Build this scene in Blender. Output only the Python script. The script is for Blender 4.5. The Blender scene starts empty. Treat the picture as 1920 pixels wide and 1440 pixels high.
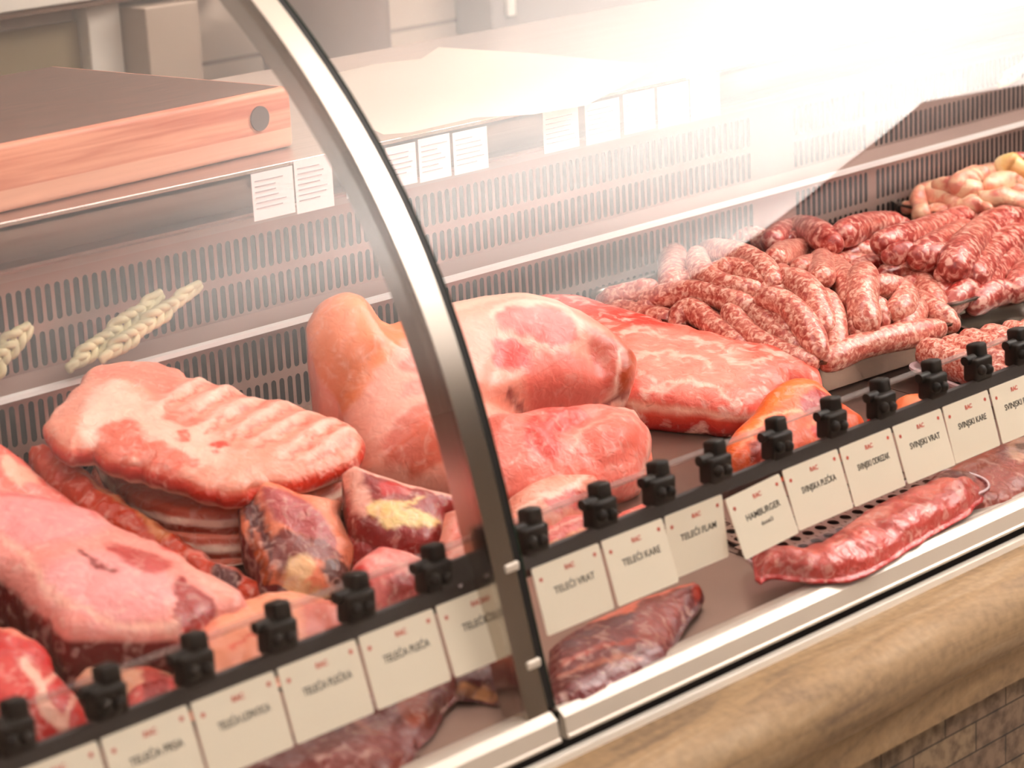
import bpy, bmesh, math, random
import numpy as np
from mathutils import Vector, Matrix, noise
from mathutils.geometry import delaunay_2d_cdt
random.seed(7)
SC = bpy.context.scene; COL = SC.collection
# ------------------------------------------------------------------ camera, light, exposure
F = 4700.0; CAM = np.array([0., 0., 1.55])
_VX = (4830., 1540.); _D = (_VX[0]*880.+F*F)/_VX[1]
_x = np.array([_VX[0], _VX[1], -F]); _x /= np.linalg.norm(_x)
_z = -np.array([880., -_D, -F]); _z /= np.linalg.norm(_z)
RW = np.array([_x, np.cross(_z, _x), _z])          # world <- camera
cd = bpy.data.cameras.new('camera'); co = bpy.data.objects.new('camera', cd); COL.objects.link(co)
co.matrix_world = Matrix([list(RW[i])+[CAM[i]] for i in range(3)]+[[0, 0, 0, 1]])
cd.sensor_width = 36; cd.lens = F/1920*36; cd.clip_start = .05
cd.dof.use_dof = True; cd.dof.focus_distance = 2.9; cd.dof.aperture_fstop = 6.5
SC.camera = co
SC.view_settings.view_transform = 'Standard'; SC.view_settings.look = 'None'
SC.view_settings.gamma = 1; SC.view_settings.use_curve_mapping = False
SC.view_settings.exposure = -0.76
W = bpy.data.worlds.new('world'); SC.world = W; W.use_nodes = True
W.node_tree.nodes['Background'].inputs[0].default_value = (1, .93, .86, 1)
W.node_tree.nodes['Background'].inputs[1].default_value = .4
def area(name, loc, target, sx, sy, power, col):
    l = bpy.data.lights.new(name, 'AREA'); l.shape = 'RECTANGLE'; l.size = sx; l.size_y = sy
    l.energy = power; l.color = col
    o = bpy.data.objects.new(name, l); COL.objects.link(o); o.location = loc
    o.rotation_euler = (Vector(target)-Vector(loc)).to_track_quat('-Z', 'Y').to_euler(); return o
area('case_tube_lamp', (2.0, 1.93, 1.60), (2.0, 1.80, .8), 3.6, .08, 22, (1, .82, .76))
area('added_haze_light_near', (4.5, .5, 2.4), (4.5, .5, 3.0), 1.8, 1.8, 620, (1, .95, .93))  # added, unseen; brightens the ceiling that the glass mirrors as haze
area('added_haze_light_far', (5.7, -.4, 2.45), (5.7, -.4, 3.0), 1.2, 1.2, 250, (1, .95, .93))  # second added ceiling brightener for the mirrored haze
area('added_haze_light_end', (6.7, -1.9, 2.5), (6.7, -1.9, 3.0), 1.0, 1.0, 215, (1, .95, .93))  # third added light, carries the mirrored haze further right
area('added_front_fill', (0.6, .2, 2.85), (1.6, 1.5, .8), 1.2, .6, 40, (1, .93, .85))  # added fill, brightens the customer side of the meat
area('added_ambient_fill', (-.5, -2.2, 2.95), (.5, -.5, .5), 4, 2, 110, (1, .94, .88))  # added wide fill in place of ambient light
area('prep_room_lamp', (3.0, 2.5, 2.9), (3.0, 3.0, 1.0), 2.0, .4, 30, (1, .95, .9))

# ------------------------------------------------------------------ helpers
def ray(px, py):
    d = RW @ np.array([px-960., 720.-py, -F]); return d/np.linalg.norm(d)
def at_y(px, py, y):
    d = ray(px, py); return CAM + d*(y/d[1])
def at_x(px, py, x):
    d = ray(px, py); return CAM + d*(x/d[0])
def at_z(px, py, z):
    d = ray(px, py); return CAM + d*((z-1.55)/d[2])
def hit(px, py, P, n):
    d = ray(px, py); return CAM + d*(np.dot(np.array(P)-CAM, n)/np.dot(d, n))
def proj(P):
    c = (np.asarray(P)-CAM) @ RW
    return np.stack([960+F*c[..., 0]/-c[..., 2], 720-F*c[..., 1]/-c[..., 2]], -1)
SL = .0875; AL = math.atan(SL)                     # the deck slopes up to the back
def dz(y): return .72+SL*(y-1.42)
DN = np.array([0, -math.sin(AL), math.cos(AL)])
def deck(px, py, h=0.):
    return hit(px, py, np.array([0, 1.42, .72])+DN*h, DN)

def tag(o, label=None, cat=None, group=None, kind=None):
    if label: o['label'] = label
    if cat: o['category'] = cat
    if group: o['group'] = group
    if kind: o['kind'] = kind
    return o
def empty(name, loc=(0, 0, 0)):
    o = bpy.data.objects.new(name, None); COL.objects.link(o); o.location = loc; o.empty_display_size = .05; return o
def link(name, bm, mat, parent=None, smooth=None):
    me = bpy.data.meshes.new(name); bm.normal_update(); bm.to_mesh(me); bm.free()
    me.materials.append(mat)
    if smooth is not None:
        for p in me.polygons: p.use_smooth = True
        if smooth < 180:
            try: me.set_sharp_from_angle(angle=math.radians(smooth))
            except Exception: pass
    o = bpy.data.objects.new(name, me); COL.objects.link(o)
    if parent:
        o.parent = parent
        o.matrix_parent_inverse = Matrix.Translation(-parent_loc(parent))
    return o
def parent_loc(p):
    v = Vector(p.location)
    return v if p.parent is None else v + Vector((0, 0, 0))
def box(bm, x0, x1, y0, y1, z0, z1, bev=0, M=None):
    r = bmesh.ops.create_cube(bm, size=1)
    vs = r['verts']
    for v in vs:
        v.co = Vector((x0+(v.co.x+.5)*(x1-x0), y0+(v.co.y+.5)*(y1-y0), z0+(v.co.z+.5)*(z1-z0)))
    if bev:
        es = list({e for v in vs for e in v.link_edges})
        r2 = bmesh.ops.bevel(bm, geom=es, offset=bev, segments=3, profile=.5, affect='EDGES')
        vs = list({v for f in r2['faces'] for v in f.verts} | {v for v in vs if v.is_valid})
    if M is not None:
        for v in vs: v.co = M @ v.co
    return bm
def B(*a, **k):
    bm = bmesh.new(); box(bm, *a, **k); return bm
def extrude_yz(bm, prof, x0, x1, closed=True):
    a = [bm.verts.new((x0, y, z)) for y, z in prof]; b = [bm.verts.new((x1, y, z)) for y, z in prof]
    n = len(prof)
    for i in range(n if closed else n-1):
        j = (i+1) % n; bm.faces.new((a[i], a[j], b[j], b[i]))
    if closed:
        bm.faces.new(a[::-1]); bm.faces.new(b)
    bmesh.ops.recalc_face_normals(bm, faces=bm.faces[:]); return bm
def catmull(P, n=6, closed=False):
    P = [np.array(p, float) for p in P]; out = []; N = len(P)
    for i in range(N if closed else N-1):
        g = lambda k: P[k % N] if closed else P[min(max(k, 0), N-1)]
        p0, p1, p2, p3 = g(i-1), g(i), g(i+1), g(i+2)
        for k in range(n):
            t = k/n
            out.append(.5*((2*p1)+(-p0+p2)*t+(2*p0-5*p1+4*p2-p3)*t*t+(-p0+3*p1-3*p2+p3)*t**3))
    if not closed: out.append(P[-1])
    return np.array(out)

# ------------------------------------------------------------------ materials
def lin(h):
    h = h.lstrip('#'); c = [int(h[i:i+2], 16)/255 for i in (0, 2, 4)]
    return tuple(x/12.92 if x <= .04045 else ((x+.055)/1.055)**2.4 for x in c)
def mat(name, col, rough=.5, metal=0, bump=0, bscale=50, var=0, vscale=8, coat=0, stretch=None, spec=.5, sss=0):
    m = bpy.data.materials.new(name); m.use_nodes = True; nt = m.node_tree; b = nt.nodes['Principled BSDF']
    c = lin(col) if isinstance(col, str) else col
    b.inputs['Base Color'].default_value = (*c, 1); b.inputs['Roughness'].default_value = rough
    b.inputs['Metallic'].default_value = metal; b.inputs['Coat Weight'].default_value = coat
    b.inputs['Coat Roughness'].default_value = .12; b.inputs['Specular IOR Level'].default_value = spec
    if sss:
        b.inputs['Subsurface Weight'].default_value = sss; b.inputs['Subsurface Radius'].default_value = (.008, .003, .002)
        b.inputs['Subsurface Scale'].default_value = 1
    tc = nt.nodes.new('ShaderNodeTexCoord'); mp = nt.nodes.new('ShaderNodeMapping')
    nt.links.new(tc.outputs['Object'], mp.inputs[0])
    if stretch: mp.inputs['Scale'].default_value = stretch
    if var:
        n = nt.nodes.new('ShaderNodeTexNoise'); n.inputs['Scale'].default_value = vscale; n.inputs['Detail'].default_value = 5
        nt.links.new(mp.outputs[0], n.inputs['Vector'])
        r = nt.nodes.new('ShaderNodeValToRGB'); r.color_ramp.elements[0].position = .3; r.color_ramp.elements[1].position = .7
        r.color_ramp.elements[0].color = (*[x*(1-var) for x in c], 1); r.color_ramp.elements[1].color = (*[min(1, x*(1+var*.6)) for x in c], 1)
        nt.links.new(n.outputs['Fac'], r.inputs[0]); nt.links.new(r.outputs[0], b.inputs['Base Color'])
    if bump:
        n = nt.nodes.new('ShaderNodeTexNoise'); n.inputs['Scale'].default_value = bscale; n.inputs['Detail'].default_value = 4
        nt.links.new(mp.outputs[0], n.inputs['Vector'])
        bn = nt.nodes.new('ShaderNodeBump'); bn.inputs['Strength'].default_value = bump; bn.inputs['Distance'].default_value = .002
        nt.links.new(n.outputs['Fac'], bn.inputs['Height']); nt.links.new(bn.outputs[0], b.inputs['Normal'])
    return m
def meat_mat(name, marble=.5, mscale=75, fat='#f6cfc0', rough=.34, veins=.3, bump=.6):
    m = bpy.data.materials.new(name); m.use_nodes = True; nt = m.node_tree; b = nt.nodes['Principled BSDF']; L = nt.links.new
    at = nt.nodes.new('ShaderNodeAttribute'); at.attribute_name = 'Col'
    tc = nt.nodes.new('ShaderNodeTexCoord')
    n1 = nt.nodes.new('ShaderNodeTexNoise'); n1.inputs['Scale'].default_value = mscale; n1.inputs['Detail'].default_value = 6; n1.inputs['Distortion'].default_value = 1.2
    L(tc.outputs['Object'], n1.inputs['Vector'])
    r1 = nt.nodes.new('ShaderNodeMapRange'); r1.inputs['From Min'].default_value = .52; r1.inputs['From Max'].default_value = .72
    r1.inputs['To Max'].default_value = marble; L(n1.outputs['Fac'], r1.inputs[0])
    mx = nt.nodes.new('ShaderNodeMixRGB'); mx.inputs[2].default_value = (*lin(fat), 1)
    L(r1.outputs[0], mx.inputs[0]); L(at.outputs['Color'], mx.inputs[1])
    n2 = nt.nodes.new('ShaderNodeTexNoise'); n2.inputs['Scale'].default_value = mscale*.55; n2.inputs['Detail'].default_value = 5; n2.inputs['Distortion'].default_value = 2
    L(tc.outputs['Object'], n2.inputs['Vector'])
    r2 = nt.nodes.new('ShaderNodeMapRange'); r2.inputs['From Min'].default_value = .5; r2.inputs['From Max'].default_value = .75
    r2.inputs['To Max'].default_value = veins; L(n2.outputs['Fac'], r2.inputs[0])
    mx2 = nt.nodes.new('ShaderNodeMixRGB'); mx2.blend_type = 'MULTIPLY'; mx2.inputs[2].default_value = (.85, .35, .32, 1)
    L(r2.outputs[0], mx2.inputs[0]); L(mx.outputs[0], mx2.inputs[1]); L(mx2.outputs[0], b.inputs['Base Color'])
    b.inputs['Roughness'].default_value = rough; b.inputs['Coat Weight'].default_value = .18; b.inputs['Coat Roughness'].default_value = .25; b.inputs['Specular IOR Level'].default_value = .4
    b.inputs['Subsurface Weight'].default_value = .06; b.inputs['Subsurface Radius'].default_value = (.01, .003, .002); b.inputs['Subsurface Scale'].default_value = 1
    n3 = nt.nodes.new('ShaderNodeTexNoise'); n3.inputs['Scale'].default_value = 90; n3.inputs['Detail'].default_value = 4; n3.inputs['Distortion'].default_value = 1
    L(tc.outputs['Object'], n3.inputs['Vector'])
    bn = nt.nodes.new('ShaderNodeBump'); bn.inputs['Strength'].default_value = bump; bn.inputs['Distance'].default_value = .004
    L(n3.outputs['Fac'], bn.inputs['Height']); L(bn.outputs[0], b.inputs['Normal'])
    return m
def sausage_mat(name, c1, c2, c3, scale=75):
    m = bpy.data.materials.new(name); m.use_nodes = True; nt = m.node_tree; b = nt.nodes['Principled BSDF']; L = nt.links.new
    tc = nt.nodes.new('ShaderNodeTexCoord'); oi = nt.nodes.new('ShaderNodeObjectInfo')
    ad = nt.nodes.new('ShaderNodeVectorMath'); ad.operation = 'ADD'
    L(tc.outputs['Object'], ad.inputs[0]); L(oi.outputs['Random'], ad.inputs[1])
    n1 = nt.nodes.new('ShaderNodeTexNoise'); n1.inputs['Scale'].default_value = scale; n1.inputs['Detail'].default_value = 3; n1.inputs['Distortion'].default_value = .8
    L(ad.outputs[0], n1.inputs['Vector'])
    r = nt.nodes.new('ShaderNodeValToRGB'); e = r.color_ramp.elements
    e[0].position = .36; e[0].color = (*lin(c1), 1); e[1].position = .64; e[1].color = (*lin(c3), 1)
    k = e.new(.5); k.color = (*lin(c2), 1)
    L(n1.outputs['Fac'], r.inputs[0]); L(r.outputs[0], b.inputs['Base Color'])
    b.inputs['Roughness'].default_value = .32; b.inputs['Coat Weight'].default_value = .3; b.inputs['Coat Roughness'].default_value = .2
    n3 = nt.nodes.new('ShaderNodeTexNoise'); n3.inputs['Scale'].default_value = 130; n3.inputs['Detail'].default_value = 3
    L(tc.outputs['Object'], n3.inputs['Vector'])
    bn = nt.nodes.new('ShaderNodeBump'); bn.inputs['Strength'].default_value = .5; bn.inputs['Distance'].default_value = .002
    L(n3.outputs['Fac'], bn.inputs['Height']); L(bn.outputs[0], b.inputs['Normal'])
    return m
def glass_mat(name, tint=(1, 1, 1), f0=.065, rough=.0):
    m = bpy.data.materials.new(name); m.use_nodes = True; nt = m.node_tree; nt.nodes.clear(); L = nt.links.new
    out = nt.nodes.new('ShaderNodeOutputMaterial'); tr = nt.nodes.new('ShaderNodeBsdfTransparent'); tr.inputs[0].default_value = (*tint, 1)
    gl = nt.nodes.new('ShaderNodeBsdfGlossy'); gl.inputs['Roughness'].default_value = rough
    ge = nt.nodes.new('ShaderNodeNewGeometry'); dt = nt.nodes.new('ShaderNodeVectorMath'); dt.operation = 'DOT_PRODUCT'
    L(ge.outputs['Incoming'], dt.inputs[0]); L(ge.outputs['Normal'], dt.inputs[1])
    def mth(op, a, b_=None):
        n = nt.nodes.new('ShaderNodeMath'); n.operation = op
        for i, v in enumerate((a, b_)):
            if v is None: continue
            if isinstance(v, (int, float)): n.inputs[i].default_value = v
            else: L(v, n.inputs[i])
        return n.outputs[0]
    c = mth('ABSOLUTE', dt.outputs['Value']); p = mth('POWER', mth('SUBTRACT', 1., c), 5.)
    f = mth('ADD', mth('MULTIPLY', p, 1-f0), f0)
    mx = nt.nodes.new('ShaderNodeMixShader'); L(f, mx.inputs[0]); L(tr.outputs[0], mx.inputs[1]); L(gl.outputs[0], mx.inputs[2]); L(mx.outputs[0], out.inputs[0])
    return m
def wood_mat():
    m = mat('oiled beech block', '#d98f66', .5); nt = m.node_tree; b = nt.nodes['Principled BSDF']; L = nt.links.new
    tc = nt.nodes.new('ShaderNodeTexCoord'); mp = nt.nodes.new('ShaderNodeMapping'); mp.inputs['Scale'].default_value = (1.5, 12, 45)
    L(tc.outputs['Object'], mp.inputs[0]); n = nt.nodes.new('ShaderNodeTexNoise'); n.inputs['Scale'].default_value = 3; n.inputs['Detail'].default_value = 6; n.inputs['Distortion'].default_value = .6
    L(mp.outputs[0], n.inputs['Vector']); r = nt.nodes.new('ShaderNodeValToRGB')
    r.color_ramp.elements[0].position = .3; r.color_ramp.elements[0].color = (*lin('#b8624a'), 1)
    r.color_ramp.elements[1].position = .68; r.color_ramp.elements[1].color = (*lin('#dd9678'), 1)
    L(n.outputs['Fac'], r.inputs[0])
    # the lower board of the block is paler
    sx = nt.nodes.new('ShaderNodeSeparateXYZ'); L(tc.outputs['Object'], sx.inputs[0])
    gt = nt.nodes.new('ShaderNodeMath'); gt.operation = 'LESS_THAN'; gt.inputs[1].default_value = .022; L(sx.outputs['Z'], gt.inputs[0])
    m2 = nt.nodes.new('ShaderNodeMath'); m2.operation = 'MULTIPLY'; m2.inputs[1].default_value = .6; L(gt.outputs[0], m2.inputs[0])
    mx = nt.nodes.new('ShaderNodeMixRGB'); mx.inputs[2].default_value = (*lin('#e8b498'), 1); L(m2.outputs[0], mx.inputs[0]); L(r.outputs[0], mx.inputs[1]); L(mx.outputs[0], b.inputs['Base Color'])
    return m
def stone_mat():
    m = mat('veined beige stone', '#b39878', .72, spec=.3); nt = m.node_tree; b = nt.nodes['Principled BSDF']; L = nt.links.new
    tc = nt.nodes.new('ShaderNodeTexCoord'); mp = nt.nodes.new('ShaderNodeMapping'); mp.inputs['Scale'].default_value = (1.0, 7, 5); mp.inputs['Rotation'].default_value = (0, 0, .18)
    L(tc.outputs['Object'], mp.inputs[0]); n = nt.nodes.new('ShaderNodeTexNoise'); n.inputs['Scale'].default_value = 3.5; n.inputs['Detail'].default_value = 8; n.inputs['Roughness'].default_value = .65; n.inputs['Distortion'].default_value = 1.1
    L(mp.outputs[0], n.inputs['Vector']); r = nt.nodes.new('ShaderNodeValToRGB'); e = r.color_ramp.elements
    e[0].position = .3; e[0].color = (*lin('#6c5642'), 1); e[1].position = .75; e[1].color = (*lin('#a38c72'), 1); k = e.new(.5); k.color = (*lin('#8e7252'), 1)
    L(n.outputs['Fac'], r.inputs[0])
    n2 = nt.nodes.new('ShaderNodeTexNoise'); n2.inputs['Scale'].default_value = 110; n2.inputs['Detail'].default_value = 3; L(tc.outputs['Object'], n2.inputs['Vector'])
    mx = nt.nodes.new('ShaderNodeMixRGB'); mx.blend_type = 'OVERLAY'; mx.inputs[0].default_value = .35; L(r.outputs[0], mx.inputs[1]); L(n2.outputs['Fac'], mx.inputs[2]); L(mx.outputs[0], b.inputs['Base Color'])
    return m
def brick_mat():
    m = mat('rough travertine bricks', '#9a8064', .85); nt = m.node_tree; b = nt.nodes['Principled BSDF']; L = nt.links.new
    tc = nt.nodes.new('ShaderNodeTexCoord'); sx = nt.nodes.new('ShaderNodeSeparateXYZ'); L(tc.outputs['Object'], sx.inputs[0])
    cb = nt.nodes.new('ShaderNodeCombineXYZ'); L(sx.outputs['X'], cb.inputs['X']); L(sx.outputs['Z'], cb.inputs['Y'])
    br = nt.nodes.new('ShaderNodeTexBrick'); br.inputs['Scale'].default_value = 1; br.inputs['Brick Width'].default_value = .105; br.inputs['Row Height'].default_value = .032
    br.inputs['Mortar Size'].default_value = .0012; br.inputs['Mortar Smooth'].default_value = .4
    br.inputs['Color1'].default_value = (*lin('#80694f'), 1); br.inputs['Color2'].default_value = (*lin('#6e5744'), 1); br.inputs['Mortar'].default_value = (*lin('#3a2c20'), 1)
    L(cb.outputs[0], br.inputs['Vector'])
    n = nt.nodes.new('ShaderNodeTexNoise'); n.inputs['Scale'].default_value = 70; n.inputs['Detail'].default_value = 6; L(tc.outputs['Object'], n.inputs['Vector'])
    r = nt.nodes.new('ShaderNodeValToRGB'); r.color_ramp.elements[0].position = .35; r.color_ramp.elements[0].color = (.25, .2, .17, 1); r.color_ramp.elements[1].position = .6; r.color_ramp.elements[1].color = (1, 1, 1, 1)
    L(n.outputs['Fac'], r.inputs[0]); mx = nt.nodes.new('ShaderNodeMixRGB'); mx.blend_type = 'MULTIPLY'; mx.inputs[0].default_value = .75
    L(br.outputs['Color'], mx.inputs[1]); L(r.outputs[0], mx.inputs[2]); L(mx.outputs[0], b.inputs['Base Color'])
    bn = nt.nodes.new('ShaderNodeBump'); bn.inputs['Strength'].default_value = .8; bn.inputs['Distance'].default_value = .004; L(mx.outputs[0], bn.inputs['Height']); L(bn.outputs[0], b.inputs['Normal'])
    return m
def tile_mat():
    m = mat('large beige wall tiles', '#c9b8a8', .4); nt = m.node_tree; b = nt.nodes['Principled BSDF']; L = nt.links.new
    tc = nt.nodes.new('ShaderNodeTexCoord'); sx = nt.nodes.new('ShaderNodeSeparateXYZ'); L(tc.outputs['Object'], sx.inputs[0])
    cb = nt.nodes.new('ShaderNodeCombineXYZ'); ax = nt.nodes.new('ShaderNodeMath'); ax.inputs[1].default_value = 3.075-.0; ax.operation = 'SUBTRACT'; L(sx.outputs['X'], ax.inputs[0])
    az = nt.nodes.new('ShaderNodeMath'); az.operation = 'SUBTRACT'; az.inputs[1].default_value = .967; L(sx.outputs['Z'], az.inputs[0])
    L(ax.outputs[0], cb.inputs['X']); L(az.outputs[0], cb.inputs['Y'])
    br = nt.nodes.new('ShaderNodeTexBrick'); br.offset = 0; br.inputs['Scale'].default_value = 1; br.inputs['Brick Width'].default_value = .6; br.inputs['Row Height'].default_value = .3
    br.inputs['Mortar Size'].default_value = .004; br.inputs['Color1'].default_value = (*lin('#c8b6a6'), 1); br.inputs['Color2'].default_value = (*lin('#c2b0a0'), 1); br.inputs['Mortar'].default_value = (*lin('#8c7a6e'), 1)
    L(cb.outputs[0], br.inputs['Vector']); L(br.outputs['Color'], b.inputs['Base Color'])
    return m
STEEL = mat('brushed steel', '#b9aaa4', .32, 1, var=.08, vscale=4, stretch=(1, 30, 30))
STEELP = mat('slotted steel panel', '#b59c92', .4, .6)
STEELB = mat('steel painted highlight', '#e6deda', .2, 1)  # lighter than the shelf steel, puts a highlight into the lip colour
DECKM = mat('dull steel deck', '#8c7468', .36, .8, var=.12, vscale=3)
PAN = mat('pan steel', '#b5aba2', .25, 1, var=.06, vscale=6)
POSTM = mat('polished aluminium', '#cfc6bc', .2, 1)
DARK = mat('painted recess shade', '#2a2320', .8)  # dark colour stands in for shade in slots, gap and holes
GREYV = mat('grey duct lining', '#5a4c48', .7)
WHITEP = mat('white enamel', '#f2eade', .4, coat=.2)
RAILM = mat('satin pale aluminium', '#c4b8aa', .35, .15)
BLACKP = mat('black plastic', '#14100c', .5, spec=.25)
BLACKR = mat('dark rail plastic', '#2b2320', .5)
CARDM = mat('cream card', '#f6ead4', .55)
PAPER = mat('butcher paper', '#f3e9da', .7, bump=.2, bscale=12)
LABELP = mat('white label paper', '#f4ecec', .6)
INK = mat('black ink', '#2a2420', .7)
INKG = mat('grey ink', '#a89ca0', .8)
RED = mat('red ink', '#c8503c', .7)
GLASS = glass_mat('case glass')
EDGE = mat('green glass edge', '#3c5a4c', .15, spec=.6)
ACRYL = glass_mat('clear acrylic', (.93, .9, .9), .06, .08)
ACRE = mat('acrylic edge', '#c9bcb8', .3)
FOAM = mat('pink white foam', '#f0d9dc', .45, sss=.1)
WOOD = wood_mat(); STONE = stone_mat(); BRICK = brick_mat(); TILE = tile_mat()
CEIL = mat('white ceiling paint', '#f0ece6', .9)
STRAW = mat('pale straw', '#e8dcb0', .6, var=.25, vscale=40)
MEAT = meat_mat('fresh meat', .42, 70); MEATL = meat_mat('marbled loin', .85, 42, veins=.35); MEATF = meat_mat('fatty meat', .28, 55, veins=.2, bump=.3); SKINM = meat_mat('pork skin', .12, 30, veins=.12, rough=.42, bump=.3)
MINCE = sausage_mat('mince', '#a8382c', '#d8806c', '#f4cdbb', 190)
SAU = sausage_mat('pork sausage', '#a8443a', '#cc7a68', '#eebfab', 150)
SAUR = sausage_mat('red sausage', '#8c2420', '#b04a40', '#e6b0a0', 95)
CHICK = sausage_mat('chicken skin', '#cc7060', '#e2a084', '#f0cba6', 40)
CHICKY = sausage_mat('yellow chicken', '#e8b070', '#f0cf88', '#f4dca8', 25)
BROWN = mat('brown wood', '#8a6a58', .6)

# ------------------------------------------------------------------ the setting
tag(link('ceiling', B(-4, 12, -6, 3.6, 3.0, 3.1), CEIL), kind='structure')
tag(link('floor', B(-4, 12, -6, 3.6, -.1, 0), mat('grey floor tiles', '#9c9084', .5, var=.1)), kind='structure')
SHOPW = mat('brown shop wall', '#8a7868', .8)
tag(link('wall_shop_side', B(-4, 12, -6.1, -6, 0, 3.0), SHOPW), kind='structure')
tag(link('wall_left', B(-4.1, -4, -6, 3.5, 0, 3.0), SHOPW), kind='structure')
tag(link('wall_right', B(12, 12.1, -6, 3.5, 0, 3.0), SHOPW), kind='structure')
tag(link('wall_back', B(-4, 12, 3.4, 3.5, 0, 3.0), TILE), kind='structure')
bm = B(-1.5, 7, 1.325, 1.38, 0, .575)
tag(link('wall_front', bm, BRICK), kind='structure')
bm = bmesh.new(); _c = [(5.72, -.37), (6.04, -1.1), (6.78, -2.4), (8.5, -5.95), (11.9, -5.95), (11.9, -1.72)]
_a = [bm.verts.new((x, y, 2.975)) for x, y in _c]; _b = [bm.verts.new((x, y, 2.9995)) for x, y in _c]
bm.faces.new(_a); bm.faces.new(_b[::-1])
for i in range(6): bm.faces.new((_a[i], _b[i], _b[(i+1) % 6], _a[(i+1) % 6]))
bmesh.ops.recalc_face_normals(bm, faces=bm.faces[:])
tag(link('added_reflection_mask', bm, mat('dark brown reflection mask', '#2a211c', .9)), kind='structure')  # added unseen panel, shaped to cut a dark area into the glass reflection
# stone counter top with rounded nose and a small moulding under it
prof = [(1.60, .677), (1.60, .60), (1.375, .60), (1.318, .60), (1.316, .585), (1.310, .574), (1.303, .570), (1.302, .580), (1.308, .588), (1.310, .592)]
cy, cz, rr = 1.328, .644, .038
nose = [(cy+rr*math.cos(t), cz+rr*math.sin(t)*1.0) for t in np.linspace(math.radians(245), math.radians(95), 14)]
prof = [(1.388, .6785), (1.388, .572), (1.314, .572), (1.3135, .598)] + nose
st = link('stone_countertop', extrude_yz(bmesh.new(), prof, -1.5, 7), STONE, smooth=50)
tag(st, 'long beige veined stone ledge with rounded nose below the display case', 'counter')

# ------------------------------------------------------------------ display case
GC = [2.58071047, 4.01464832, 2.31929268, 0.50119374]
def gy(z):                                          # glass line: y for a height z
    q = (z-1.55)/1.385; return 1.385*(1+((GC[0]*q+GC[1])*q+GC[2])*q+GC[3])
ZB = 1.55-.826
def gprof(off, z0=ZB, z1=1.55, n=40):
    out = []
    for z in np.linspace(z0, z1, n):
        e = .002; t = np.array([gy(z+e)-gy(z-e), 2*e]); t /= np.linalg.norm(t)
        nrm = np.array([-t[1], t[0]])               # outwards (towards the shopper)
        out.append((gy(z)+nrm[0]*off, z+nrm[1]*off))
    return out
case = empty('refrigerated_display_case', (2.5, 1.8, 0))
tag(case, 'refrigerated butcher display case with slotted steel back panels and curved front', 'display case')
XA, XB = -.6, 5.6
# deck plates
for i in range(9):
    x0 = .25+i*.52-.02
    bm = bmesh.new(); extrude_yz(bm, [(1.395, dz(1.395)), (2.118, dz(2.118)), (2.118, dz(2.118)-.012), (1.395, dz(1.395)-.012)], x0+.001, x0+.519)
    link('deck_plate', bm, DECKM, case)
link('case_body', B(XA, XB, 1.39, 2.20, .02, .695), GREYV, case)
# slotted back panels: real holes
def slots_panel(xs, rows, z0, z1, y, segs):
    """xs slot pitch origin; rows list of (zbottom, ztop); segs list of (xa, xb) with slots"""
    bm = bmesh.new(); w = .0037; pitch = .01195
    def q(x0, x1, a, b):
        if x1-x0 < 1e-5 or b-a < 1e-5: return
        bm.faces.new([bm.verts.new(p) for p in ((x0, y, a), (x1, y, a), (x1, y, b), (x0, y, b))])
    xsorted = sorted(segs)
    cur = xsorted[0][0]-.3
    for (xa, xb) in xsorted:
        n = int((xb-xa)/pitch)
        q(cur, xa, z0, z1); zc = z0
        for (a, b) in rows:
            q(xa, xa+n*pitch, zc, a); zc = b
            for k in range(n):
                c = xa+(k+.5)*pitch; l, r = c-pitch/2, c+pitch/2
                ang = np.linspace(0, math.pi, 5)
                hole = [(c+w*math.cos(t), b-.001-w+w*math.sin(t)) for t in ang]+[(c-w*math.cos(t), a+.001+w-w*math.sin(t)) for t in ang]
                V = [bm.verts.new((px_, y, pz)) for px_, pz in hole]
                V2 = [bm.verts.new((px_, y+.0007, pz)) for px_, pz in hole]
                TR, TL, BL, BR = [bm.verts.new(p) for p in ((r, y, b), (l, y, b), (l, y, a), (r, y, a))]
                bm.faces.new([TR, V[0], V[1], V[2]]); bm.faces.new([TL, TR, V[2]]); bm.faces.new([TL, V[2], V[3], V[4]])
                bm.faces.new([TL, V[4], V[5], BL]); bm.faces.new([BL, V[5], V[6], V[7]]); bm.faces.new([BL, V[7], BR]); bm.faces.new([BR, V[7], V[8], V[9]])
                bm.faces.new([BR, V[9], V[0], TR])
                for i in range(10):
                    j = (i+1) % 10; bm.faces.new([V[i], V[j], V2[j], V2[i]])
        q(xa, xa+n*pitch, zc, z1); cur = xa+n*pitch
    q(cur, cur+.5, z0, z1)
    return bm
segs = [(.85, 2.585), (2.672, 2.842), (2.856, 5.0)]
def zr(z): return 1.55+z
up = slots_panel(0, [(zr(-.645), zr(-.606)), (zr(-.600), zr(-.558))], zr(-.656), zr(-.547), 2.120, segs)
link('slotted_panel', up, STEELP, case)
lo = slots_panel(0, [(zr(-.766), zr(-.727)), (zr(-.721), zr(-.675))], zr(-.800), zr(-.662), 2.118, segs)
link('slotted_panel', lo, STEELP, case)
bm = bmesh.new(); extrude_yz(bm, [(2.119, zr(-.646)), (2.108, zr(-.654)), (2.101, zr(-.6582)), (2.101, zr(-.668)), (2.112, zr(-.669)), (2.119, zr(-.669))], .3, 5.4)
link('ledge', bm, STEELP, case, smooth=20)
bm = bmesh.new(); extrude_yz(bm, [(2.1008, zr(-.6578)), (2.0965, zr(-.6598)), (2.0955, zr(-.6645)), (2.1008, zr(-.6665))], .3, 5.4)
link('ledge_lip', bm, mat('painted ledge highlight', '#fbf6f2', .3, 0, coat=.5), case, smooth=40)  # near-white colour stands in for light caught along the ledge
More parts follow.
